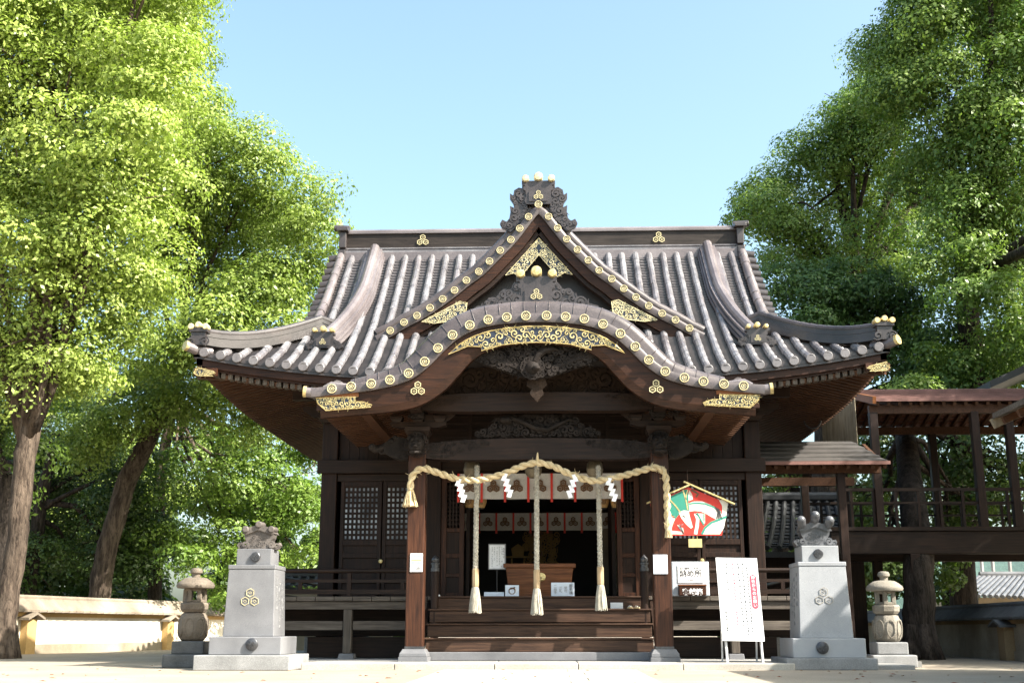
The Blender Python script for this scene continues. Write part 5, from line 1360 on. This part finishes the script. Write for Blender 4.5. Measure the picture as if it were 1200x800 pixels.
# big notice board
q0, q1, q2, q3 = at(838.5, 653, -.50), at(887, 653.5, -.50), at(896, 751, -.66), at(847, 750, -.66)
NB = thing('notice_board', ((q2.x+q3.x)/2, .1, .06), 'large white notice board with a red heading on thin metal legs', 'notice board')
Uv = ((q1-q0)+(q2-q3)).normalized(); Vv = ((q0-q3)+(q1-q2)).normalized(); Nv = Uv.cross(Vv).normalized()
if Nv.y > 0: Nv = -Nv
Wd, Ht = ((q1-q0).length+(q2-q3).length)/2, ((q0-q3).length+(q1-q2).length)/2
oc = (q0+q1+q2+q3)/4
b = MB(); b.prism([(-Wd/2,-Ht/2),(Wd/2,-Ht/2),(Wd/2,Ht/2),(-Wd/2,Ht/2)], oc, Uv, Vv, -Nv*.02); bp = b.build('board_panel', PAPER, NB)
ALU = plain('pale_metal', (.6,.6,.6), .35, .4)
for x in (-.42, .42):
    b = MB(); a = oc+Uv*(x*Wd)-Vv*(Ht/2)-Nv*.03; b.beam(a+Vv*Ht, (a.x+.012, a.y-.0, .09), .03, .03); b.beam(a+Vv*(Ht*.8), (a.x+.01, a.y+.5, .09), .025, .025); b.build('leg', ALU, NB)
def onboard(body, size, u, v, mat, line=1.0, name='lettering', bold=0):
    o = text(body, size, (0,0,0), mat, None, name, line, (0,0,0), .0006, bold)
    M = Matrix((( Uv.x,Vv.x,Nv.x,0),(Uv.y,Vv.y,Nv.y,0),(Uv.z,Vv.z,Nv.z,0),(0,0,0,1)))
    o.data.transform(Matrix.Translation(oc+Uv*(u*Wd)+Vv*(v*Ht)+Nv*.0045 - Vector(ORG[NB.name])) @ M); o.parent = bp; ORG[o.name] = ORG[NB.name]
    return o
b = MB(); pts = []
for k in range(24):
    a = 2*math.pi*k/24; pts.append((.36*Wd+math.cos(a)*.048, -.0*Ht + (.165*Ht if math.sin(a) >= 0 else -.165*Ht+.0) + math.sin(a)*.048+.09*Ht))
b.prism(pts, oc+Nv*.001, Uv, Vv, Nv*.002); b.build('heading_ground', REDINK, bp)
onboard('神\n社\nか\nら\nの\nお\n願\nい', .056, .36, .09, PAPER, 1.0, 'heading', .0)
rr = random.Random(8)
def board_marks(u, v1, v0, size, mat, seed):
    b = MB(); r2 = random.Random(seed); v = v1
    while v > v0:
        for _ in range(4):
            a = r2.choice((0, 1.57, .8)); c = oc+Uv*(u*Wd+r2.uniform(-.25,.25)*size)+Vv*(v*Ht+r2.uniform(-.25,.25)*size)+Nv*.001; d = Uv*math.cos(a)+Vv*math.sin(a)
            b.beam(c-d*size*.36, c+d*size*.36, size*.2, .002, 0, Nv)
        v -= size*r2.uniform(1.1, 1.5)/Ht*(1 if r2.random() < .88 else 2)
    return b.build('fine_print', mat, bp)
for k, (u, v1, v0, mt) in enumerate(((.235,.38,-.42,INK),(.13,.42,-.42,INK),(.03,.42,-.34,INK),(-.10,.42,-.34,REDINK),(-.26,.42,.10,INK),(-.36,-.10,-.42,INK))):
    board_marks(u, v1, v0, .034, mt, 70+k)

# votive board with a painted dragon
EC = at(807, 600, .42)
EM = thing('votive_board', (EC.x, .42, EC.z), 'five sided votive board painted with a white dragon on red, behind the right pillar', 'votive board')
def em(px, py, dy=0): q = at(px, py, .42); return (q.x, q.z)
ol = [em(762,590), em(807,570.5), em(852,589), em(846,627), em(768,627)]
b = MB(); b.xz(ol, .42, .45); ep = b.build('board', RED, EM)
def paint(name, pts, mat, lay):
    b = MB(); b.xz([em(*q) for q in pts], .42-.0012*lay, .4195); return b.build(name, mat, ep)
def px_(pts): return [(760+x/8, 560+y/8) for x, y in pts]
def stroke(pts, wd, mat, name, lay):
    P = [Vector(q) for q in pts]; L, Rr = [], []
    for i, p in enumerate(P):
        t = (P[min(i+1,len(P)-1)]-P[max(i-1,0)]).normalized(); n_ = Vector((-t.y, t.x)); q = wd[i] if isinstance(wd, (list,tuple)) else wd
        L.append(p+n_*q/2); Rr.append(p-n_*q/2)
    return paint(name, [tuple(v) for v in L+Rr[::-1]], mat, lay)
stroke(px_([(370,275),(430,262),(500,265),(560,290),(620,330),(665,365)]), [10,11,12,12,11,9], CREAM, 'dragon_body', 1)
paint('dragon_body', px_([(660,205),(690,200),(745,232),(730,350),(705,470),(668,525),(510,525),(520,470),(570,420),(640,385),(690,330),(690,260)]), CREAM, 2)
paint('dragon_body', px_([(430,330),(470,360),(510,430),(530,420),(530,330)]), CREAM, 2)
paint('dragon_coil', px_([(175,340),(250,380),(225,440),(215,490),(300,500),(330,525),(175,525)]), CREAM, 2)
stroke(px_([(440,330),(462,380),(455,450),(440,525)]), 4, CREAM, 'dragon_coil', 2)
paint('dragon_mane', px_([(185,180),(330,110),(370,105),(375,240),(385,300),(300,320),(255,380),(195,320),(180,260)]), GREEN, 3)
paint('dragon_head', px_([(280,320),(330,300),(375,305),(385,350),(405,420),(415,460),(395,472),(350,430),(310,380)]), CREAM, 4)
paint('dragon_ear', px_([(385,110),(410,160),(415,200),(375,215),(372,150)]), CREAM, 4)
stroke(px_([(190,192),(250,255),(300,322)]), 1.6, GOLD, 'dragon_horn', 5); stroke(px_([(322,110),(350,200),(368,296)]), 1.6, GOLD, 'dragon_horn', 5); stroke(px_([(368,110),(352,165),(350,200)]), 1.2, GOLD, 'dragon_horn', 5)
stroke(px_([(380,240),(450,232),(530,240),(610,270),(680,320)]), 1.7, GREEN, 'green_band', 3); stroke(px_([(455,325),(490,390),(520,440)]), 1.6, GREEN, 'green_band', 4); stroke(px_([(520,330),(520,400)]), 1.4, GREEN, 'green_band', 4); stroke(px_([(500,525),(530,465),(590,415),(660,390),(730,360)]), 2.6, GREEN, 'green_band', 4)
for k in range(4): stroke(px_([(625+12*k,270+6*k),(650+6*k,320),(640+16*k,380)]), .9, INK, 'claw', 5)
for k in range(4): stroke(px_([(330,520),(300-14*k+20,470-6*k),(270+18*k,440-8*(k % 2))]), 1.0, INK_G if k else CREAM, 'claw', 5)
stroke(px_([(400,110),(440,130),(465,150),(445,175)]), 2.4, BROWNP, 'whisker', 3); stroke(px_([(318,350),(345,365)]), .9, INK, 'dragon_eye', 6)
paint('red_patch', px_([(225,440),(260,395),(320,385),(360,450),(395,478),(420,465),(410,420),(390,345),(440,330),(455,420),(440,520),(330,520),(300,500),(228,480)]), RED, 1)
b = MB()
for a, c in (((801,565.5),(861,592)), ((808,569.5),(758,591))):
    p, q = at(*a, .40), at(*c, .40); b.beam((p.x,.415,p.z+.02), (q.x,.415,q.z+.02), .10, .022)
b.build('gilt_rail', GOLD, EM)
b = MB(); b.tube([(EC.x,.44,ol[1][1]),(EC.x,.44,2.95)], .008, 5); b.build('hanging_cord', W_Z, EM)
p0, p1 = at(807, 641, .43), at(822.5, 631, .43); BP = thing('brass_plate', ((p0.x+p1.x)/2, .43, p1.z), 'small blank brass plate hanging under the votive board', 'plate')
b = MB(); b.box(p0.x, p1.x, .425, .432, p0.z, p1.z); b.build('plate', BRASS, BP)
b = MB()
for f_ in (.35, .65): x = p0.x+(p1.x-p0.x)*f_; b.tube([(x,.43,p1.z-.005),(x,.43,at(810,626.5,.43).z)], .005, 4)
b.build('chain', BRASS, BP)
# ================================================================== TREES
def leaf_cloud(name, blobs, parent, seed, dens=1700, L=.128, W=.072, c0=(.06,.11,.02), c1=(.16,.22,.03), clump=.5, mat=None, shell=.45, up_bias=.35, density_drop=0.0):
    g = np.random.default_rng(seed); P, Dv, T = [], [], []
    for (c, r) in blobs:
        r = np.array(r, float); rm = float(np.mean(r))
        nl = int(2.0*dens*rm*rm); rc = 1.35*clump*(.75+.25*min(1.5, rm)); per = max(40, int(190*(rc/.5)**2)); nc = max(3, nl//per)
        d = g.normal(size=(nc,3)); d /= np.linalg.norm(d, axis=1)[:,None]
        rad = shell + (1-shell)*g.random(nc)**.6
        cc = np.array(c) + d*rad[:,None]*r*(1 + .22*g.normal(size=(nc,1)))
        cr = rc*(.45+.85*g.random(nc)); ct = g.random(nc)
        for k in range(nc):
            n_ = int(per*(.6+.8*g.random())*(cr[k]/rc)**1.5)
            e = g.normal(size=(n_,3)); e[:,2] += .45; e /= np.linalg.norm(e, axis=1)[:,None]
            q = cc[k] + e*cr[k]*(.62+.42*g.random((n_,1)))*np.array([1.15,1.15,.66])
            P.append(q); Dv.append(e*1.0 + d[k]*.25 + np.array([0,0,up_bias]))
            T.append(np.clip(.55*ct[k] + .45*g.random(n_) + .10*e[:,2], 0, 1))
    P = np.concatenate(P); N = np.concatenate(Dv); T = np.concatenate(T); n_ = len(P)
    N += g.normal(size=N.shape)*.42; N /= np.linalg.norm(N, axis=1)[:,None]
    A = np.cross(N, g.normal(size=N.shape)); A /= np.linalg.norm(A, axis=1)[:,None]; A[:,2] -= .25; A /= np.linalg.norm(A, axis=1)[:,None]
    S = np.cross(N, A); S /= np.linalg.norm(S, axis=1)[:,None]
    sz = .5+.85*g.random(n_); ln = (L*sz*(.85+.3*g.random(n_)))[:,None]; wd = (W*sz*(.75+.4*g.random(n_)))[:,None]
    up_ = np.cross(A, S)*ln*.10
    V = np.stack([P-A*ln*.5, P+S*wd*.5+up_, P+A*ln*.5, P-S*wd*.5+up_], 1).reshape(-1,3)
    org = np.array(ORG.get(parent.name, (0,0,0))) if parent else np.zeros(3)
    V = (V-org).astype(np.float32)
    me = bpy.data.meshes.new(name); me.vertices.add(4*n_); me.loops.add(4*n_); me.polygons.add(n_)
    me.vertices.foreach_set('co', V.ravel()); me.loops.foreach_set('vertex_index', np.arange(4*n_, dtype=np.int32))
    me.polygons.foreach_set('loop_start', np.arange(0, 4*n_, 4, dtype=np.int32))
    try: me.polygons.foreach_set('loop_total', np.full(n_, 4, dtype=np.int32))
    except Exception: pass
    me.update(calc_edges=True)
    at_ = me.color_attributes.new('tint', 'FLOAT_COLOR', 'POINT')
    c0, c1 = np.array(c0), np.array(c1); C = c0 + (c1-c0)*T[:,None]; C = C*(.88+.24*g.random((n_,1)))
    C = np.concatenate([C, np.ones((n_,1))], 1); at_.data.foreach_set('color', np.repeat(C, 4, axis=0).astype(np.float32).ravel())
    me.materials.append(mat or LEAF)
    o = bpy.data.objects.new(name, me); COL.objects.link(o)
    if parent: o.parent = parent
    return o
def px_blobs(lst, y, seed, jit=1.2, squash=.85):
    rr = random.Random(seed); out = []
    for (px, py, r, *o) in lst:
        yy = y + (o[0] if o else rr.uniform(-jit, jit)); c = at(px, py, yy); m_ = r*((c-Vector((CX,CY,CZ))).length)/F
        out.append((tuple(c), (m_, m_, m_*squash)))
    return out
def tree(name, label, base, trunk, rads, blobs, seed, bark=BARK, limbs=9, group=None, cat='tree', **kw):
    t = thing(name, base, label, cat, group); rr = random.Random(seed)
    P = [Vector(p) for p in trunk]; b = MB()
    pts, rs = [], []
    for i in range(len(P)-1):
        for k in range(6):
            q = k/6; p0, p1, p2, p3 = P[max(i-1,0)], P[i], P[i+1], P[min(i+2,len(P)-1)]
            v = .5*((2*p1)+(p2-p0)*q+(2*p0-5*p1+4*p2-p3)*q*q+(3*p1-p0-3*p2+p3)*q**3)
            pts.append(v + Vector((rr.uniform(-.02,.02), rr.uniform(-.02,.02), 0))); rs.append((rads[i]*(1-q)+rads[i+1]*q)*rr.uniform(.95,1.05))
    dr = (P[-1]-P[-2]).normalized()
    for f_, g_ in ((0, 1), (.35, .86), (.8, .62), (1.3, .34), (1.7, .1)): pts.append(P[-1]+dr*f_+Vector((0,0,.1*f_))); rs.append(rads[-1]*g_)
    b.tube(pts, rs, 14)
    for k in range(7):                                     # root flare
        a = k*.9+rr.random()*.5; r0 = rads[0]; c = P[0]
        b.tube([c+Vector((math.cos(a)*r0*.45, math.sin(a)*r0*.45, .6)), c+Vector((math.cos(a)*r0*.72, math.sin(a)*r0*.72, .22)), c+Vector((math.cos(a)*r0*1.15, math.sin(a)*r0*1.15, -.08))], [r0*.5, r0*.46, r0*.34], 10)
    b.build('trunk', bark, t, smooth=True, angle=180)
    b = MB(); order = sorted(blobs, key=lambda q: -q[1][0])[:limbs]
    for li_, (c, r) in enumerate(order):
        s_ = P[-1] if rr.random() < .55 else P[-2].lerp(P[-1], rr.uniform(.3, 1)); e = Vector(c) + Vector((rr.uniform(-.3,.3)*r[0], rr.uniform(-.3,.3)*r[0], rr.uniform(-.1,.4)*r[0]))
        m1 = s_.lerp(e, .35) + Vector((rr.uniform(-.3,.3), rr.uniform(-.3,.3), rr.uniform(.0,.5))); m2 = s_.lerp(e, .7) + Vector((rr.uniform(-.3,.3), rr.uniform(-.3,.3), rr.uniform(-.1,.4)))
        r0 = rads[-1]*(rr.uniform(.72,.88) if li_ < 3 else rr.uniform(.4,.7)); b.tube([s_, m1, m2, e], [r0, r0*.7, r0*.45, r0*.2], 8)
        for _ in range(5):
            f_ = m2.lerp(e, rr.uniform(-.3, 1)); g_ = Vector(c) + Vector((rr.uniform(-1,1)*r[0], rr.uniform(-1,1)*r[0], rr.uniform(-.8,.9)*r[2]))*.95
            b.tube([f_, f_.lerp(g_, .5)+Vector((rr.uniform(-.2,.2), rr.uniform(-.2,.2), rr.uniform(-.1,.2))), g_], [r0*.28, r0*.2, r0*.07], 6)
    b.build('limbs', bark, t, smooth=True, angle=180)
    leaf_cloud('crown', blobs, t, seed, **kw)
    return t

BR0, BR1 = (.12,.175,.022), (.395,.475,.12)
# left: bright camphor leaning in front of the wall
q = [at(1,768,5.2), at(9,700,5.2), at(21,630,5.3), at(27,560,5.4), at(36,485,5.6)]; q[0].z = 0
tree('camphor_tree', 'big bright yellow green camphor with a leaning trunk at the left edge', q[0], q, [.27,.22,.20,.20,.23],
     px_blobs([(30,60,90),(115,60,85),(-60,60,110),(-50,220,120),(30,190,90),(120,170,80),(165,90,55),(170,25,60),(60,300,80),(130,280,65),(-30,380,90),(60,390,55),(130,370,50),(20,440,45),(190,35,32),(165,-35,60),(90,-60,120),(-80,-60,130),(170,220,45),(165,330,45),(95,440,38)], 5.6, 3, 1.6), 101, BARK, 14,
     c0=BR0, c1=BR1, dens=3700, L=.102, W=.056)
# left: second camphor behind, reaching to the hall roof
q = [at(112,716,15), at(122,660,15), at(138,600,15), at(150,560,15), at(190,480,14.5), at(220,400,14)]; q[0].z = 0
tree('camphor_tree', 'wide camphor whose slanting trunk rises behind the white wall and crown touches the roof', q[0], q, [.32,.29,.28,.28,.25,.2],
     px_blobs([(218,120,42),(245,185,55),(295,215,55),(310,175,28),(340,250,48),(375,255,24),(290,290,60),(235,250,60),(215,330,65),(300,350,55),(345,330,45),(370,300,35),(190,410,55),(250,410,60),(320,400,45),(215,470,50),(160,480,45),(280,480,50),(222,70,20),(205,150,60),(180,240,60),(330,460,40),(110,500,45),(85,470,40,9),(130,520,38,10),(165,545,38,10.5),(70,540,30,9.5),(195,575,34,11),(110,560,28,10),(40,510,30,8),(20,560,45,16),(-10,480,45,15),(70,600,40,17),(10,430,45,13),(130,600,35,17),(240,540,38,12),(60,440,45,14)], 13.0, 4, 2.0), 102, BARK, 16,
     c0=(.08,.135,.02), c1=(.31,.385,.09), dens=3000, clump=.52, L=.112, W=.062)
# left: third tree, straight pale trunk, lower foliage
q = [at(181,716,18.5), at(184,660,18.5), at(186,600,18.5), at(190,540,18.5), at(205,470,18.5)]; q[0].z = 0
tree('camphor_tree', 'straight slim camphor trunk behind the wall with low leafy sprays beside the stone lantern', q[0], q, [.23,.20,.19,.18,.15],
     px_blobs([(270,560,55),(310,520,50),(335,580,50),(250,630,48),(300,640,45),(345,640,40),(220,670,30),(215,560,40),(360,540,40),(165,640,30),(370,600,40),(310,690,35),(260,690,30)], 16.5, 5, 1.6), 103, BARK, 9,
     c0=(.06,.125,.018), c1=(.23,.32,.06), dens=1500, clump=.5)
q = [at(34,712,16), at(33,690,16), at(40,640,16), at(50,580,16)]; q[0].z = 0
tree('broadleaf_tree', 'dark leafy tree with a short thick trunk behind the wall near the left edge', q[0], q, [.26,.23,.21,.18],
     px_blobs([(40,600,60),(100,560,50),(95,640,50),(150,560,45),(10,660,50),(60,520,50),(140,660,40),(-30,560,70),(170,600,40)], 17, 6, 1.5), 104, BARK_D, 8, c0=(.03,.06,.014), c1=(.075,.12,.024), dens=1500, clump=.55)
q = [at(-2,700,9), at(4,640,9), at(8,590,9), at(-10,520,9)]; q[0].z = 0
tree('broadleaf_tree', 'dark trunk half cut by the left edge behind the leaning camphor', q[0], q, [.3,.27,.26,.2],
     px_blobs([(-40,480,60),(10,510,40),(-60,560,70)], 9.5, 7, 1), 105, BARK_D, 4, c0=(.04,.075,.015), c1=(.10,.15,.025), dens=1500)
# right: tall camphors behind the hall and the corridor
q = [at(1120,720,14), at(1122,640,14), at(1128,540,14.3), at(1140,440,14.8), at(1130,330,15)]; q[0].z = 0
tree('camphor_tree', 'tallest green camphor at upper right with its crown leaving the top of the picture', q[0], q, [.42,.38,.34,.32,.28],
     px_blobs([(1110,50,60),(1165,30,70),(1095,110,45),(1060,60,32),(1140,110,65),(1190,120,70),(1050,120,30),(1175,200,70),(1110,200,60),(1230,60,90),(1240,200,90),(1180,290,70),(1120,280,55),(1230,320,80),(1150,-50,90),(1250,-60,110),(1190,380,55),(1085,30,34),(1062,75,36),(1050,60,26),(1040,110,36),(1130,350,60),(1105,430,48),(1160,440,50),(1060,470,36),(1200,450,50)], 14.8, 8, 1.8) + [((13.6,2.6,8.2),(2.4,2.4,2.0)),((15.2,4.5,10),(2.6,2.6,2.2)),((13.4,5.5,9.8),(2.3,2.3,1.9)),((16,1.5,9.5),(2.4,2.4,2)),((14.5,7.5,9),(2.4,2.4,2))], 106, BARK_D, 16,  # blobs given in metres are unseen, added to shade the corridor and wall
     c0=(.05,.11,.02), c1=(.235,.315,.075), dens=1900, clump=.6)
q = [at(985,760,21), at(985,640,21), at(990,540,21), at(1000,430,21), at(1005,330,21.5)]; q[0].z = 0
tree('camphor_tree', 'broad green camphor behind the right end of the hall roof ridge', q[0], q, [.5,.45,.4,.36,.3],
     px_blobs([(995,140,38),(965,178,36),(1010,180,50),(935,205,30),(1050,190,50),(1030,120,45),(1060,90,40),(1000,150,40),(900,240,34),(985,230,50),(925,250,38),(890,235,28),(880,265,22),(865,255,14),(1040,250,55),(945,290,45),(900,300,32),(1000,290,50),(1060,310,50),(1100,240,50),(1030,140,32),(915,215,18)], 21.5, 9, 2.0), 107, BARK_D, 14,
     c0=(.05,.11,.02), c1=(.24,.32,.075), dens=1800, clump=.65)
q = [at(960,760,16), at(962,640,16), at(965,540,16), at(968,430,16.2)]; q[0].z = 0
tree('camphor_tree', 'dense dark green tree rising directly behind the right hip of the hall roof', q[0], q, [.4,.36,.3,.25],
     px_blobs([(925,330,36),(960,340,45),(1000,350,48),(935,385,40),(985,400,48),(1035,390,45),(1060,350,40),(1040,430,40),(1085,400,45),(1075,440,35),(900,345,22),(1130,420,45),(1165,430,38)], 16.5, 10, 1.2), 108, BARK_D, 9,
     c0=(.035,.08,.026), c1=(.125,.20,.055), dens=2400, clump=.5)
q = [at(1078,772,5.2), at(1077,720,5.2), at(1076,650,5.3), at(1066,560,6.5), at(1060,500,8.8)]; q[0].z = 0
tree('camphor_tree', 'rough dark trunk standing before the right wall beside the pale stone lantern', q[0], q, [.34,.29,.27,.24,.2],
     px_blobs([(1060,545,32,5.0),(1110,530,34,5.2),(1160,540,34,5.0),(1020,600,26,5.0),(1060,640,22,3.6),(1110,610,32,5.0),(1160,600,32,4.8),(1195,560,32,5.2),(1020,540,28,5.6),(1125,652,16,4.6),(1112,684,16,4.0),(1060,690,16,4.5)], 5.4, 11, 1.0), 109, BARK_D, 10,
     c0=(.035,.07,.018), c1=(.11,.16,.035), dens=2300, clump=.45)
q = [at(1128,745,12.5), at(1128,680,12.5), at(1122,620,12.5)]; q[0].z = 0
tree('broadleaf_tree', 'short dark trunk with drooping leaves behind the right wall near the distant house', q[0], q, [.36,.32,.28],
     px_blobs([(1105,640,26),(1112,690,18),(1080,650,20),(1140,600,30),(1105,560,34),(1180,610,24)], 13, 12, .8), 110, BARK_D, 7, c0=(.03,.06,.016), c1=(.085,.13,.03), dens=1300, clump=.4)
q = [at(915,740,19), at(915,640,19), at(920,560,19)]; q[0].z = 0
tree('broadleaf_tree', 'leafy tree seen through the gap under the lean-to porch', q[0], q, [.3,.26,.2],
     px_blobs([(905,565,28),(940,560,30),(970,590,28),(935,600,24),(985,550,28),(905,600,20),(960,640,22),(1005,620,26),(1040,590,28),(1060,560,30),(1090,590,26)], 19, 13, 1.2), 111, BARK_D, 7, c0=(.04,.08,.02), c1=(.12,.175,.04), dens=1500, clump=.5)
q = [Vector((16.5,-1.5,0)), Vector((16.4,-1.4,2.5)), Vector((16.2,-1.2,5))]
tree('camphor_tree', 'unseen camphor added beyond the right edge to shade the right end of the courtyard', q[0], q, [.4,.34,.3], [((12.8,.6,4.6),(1.7,1.7,1.5)),((14.2,-1.2,5.2),(2.2,2.2,1.9)),((14.8,1.6,5.6),(2.2,2.2,1.8)),((16.2,.2,6.6),(2.4,2.4,2)),((13.0,2.4,5.6),(1.6,1.6,1.4)),((11.2,-.5,3.6),(1.3,1.3,1.1)),((10.4,.6,3.2),(1.1,1.1,1.0)),((12.2,-1.2,4.4),(1.3,1.3,1.1)),((11.6,1.4,4.2),(1.3,1.3,1.1))], 112, BARK_D, 5, c0=(.05,.09,.015), c1=(.15,.21,.035), dens=1500)  # unseen tree, added so its crown shades the courtyard ground at right
# far woods closing the view on both sides (masses one cannot count)
def wood_mass(name, x0, x1, y, h, seed, c0, c1):
    rr = random.Random(seed); bl = []
    n_ = int((x1-x0)/2.6)
    for i in range(n_):
        x = x0 + (x1-x0)*(i+.5)/n_; hh = h*rr.uniform(.65, 1.0)
        for z in np.arange(1.2, hh, 2.2): r_ = rr.uniform(1.4, 2.1); bl.append(((x+rr.uniform(-.8,.8), y+rr.uniform(-2,2), float(z)), (r_, r_, r_*.85)))
    tag(leaf_cloud(name, bl, None, seed, dens=420, L=.34, W=.19, c0=c0, c1=c1, clump=.9), kind='stuff')
wood_mass('far_woodland', -34, -4.5, 30, 8.5, 201, (.03,.06,.016), (.085,.13,.03))
wood_mass('far_woodland', 5.5, 15, 36, 8, 202, (.03,.06,.018), (.085,.13,.035))
# low planting along the left wall
rr = random.Random(30); b = MB()
bl = []
for k in range(9): p = at(55+16*k, 715, 17+k*.3); bl.append(((p.x, p.y, .9), (.9,.9,.7)))
o = leaf_cloud('shrub', bl, None, 31, dens=900, L=.16, W=.09, c0=(.02,.045,.012), c1=(.055,.095,.02), clump=.4); tag(o, 'row of low dark shrub behind the white wall at left', 'shrub')
# fallen leaves and pebbles on the sand
g = random.Random(77); b = MB()
for k in range(170):
    x, y = g.uniform(-7, 7), g.uniform(-9, -1.2) if g.random() < .7 else g.uniform(-4, 4)
    if y > -1.2 and abs(x) < 5.7: continue
    a = g.uniform(0, 6.28); l_ = g.uniform(.02, .05); z = .012
    b.add([(x-math.cos(a)*l_, y-math.sin(a)*l_, z), (x+math.sin(a)*l_*.4, y-math.cos(a)*l_*.4, z+.012), (x+math.cos(a)*l_, y+math.sin(a)*l_, z+.004), (x-math.sin(a)*l_*.4, y+math.cos(a)*l_*.4, z+.01)], [(0,1,2,3)], k % 2)
tag(b.build('fallen_leaves', [plain('dry_leaf', (.22,.12,.05), .8), plain('red_leaf', (.3,.09,.04), .8)]), kind='stuff')
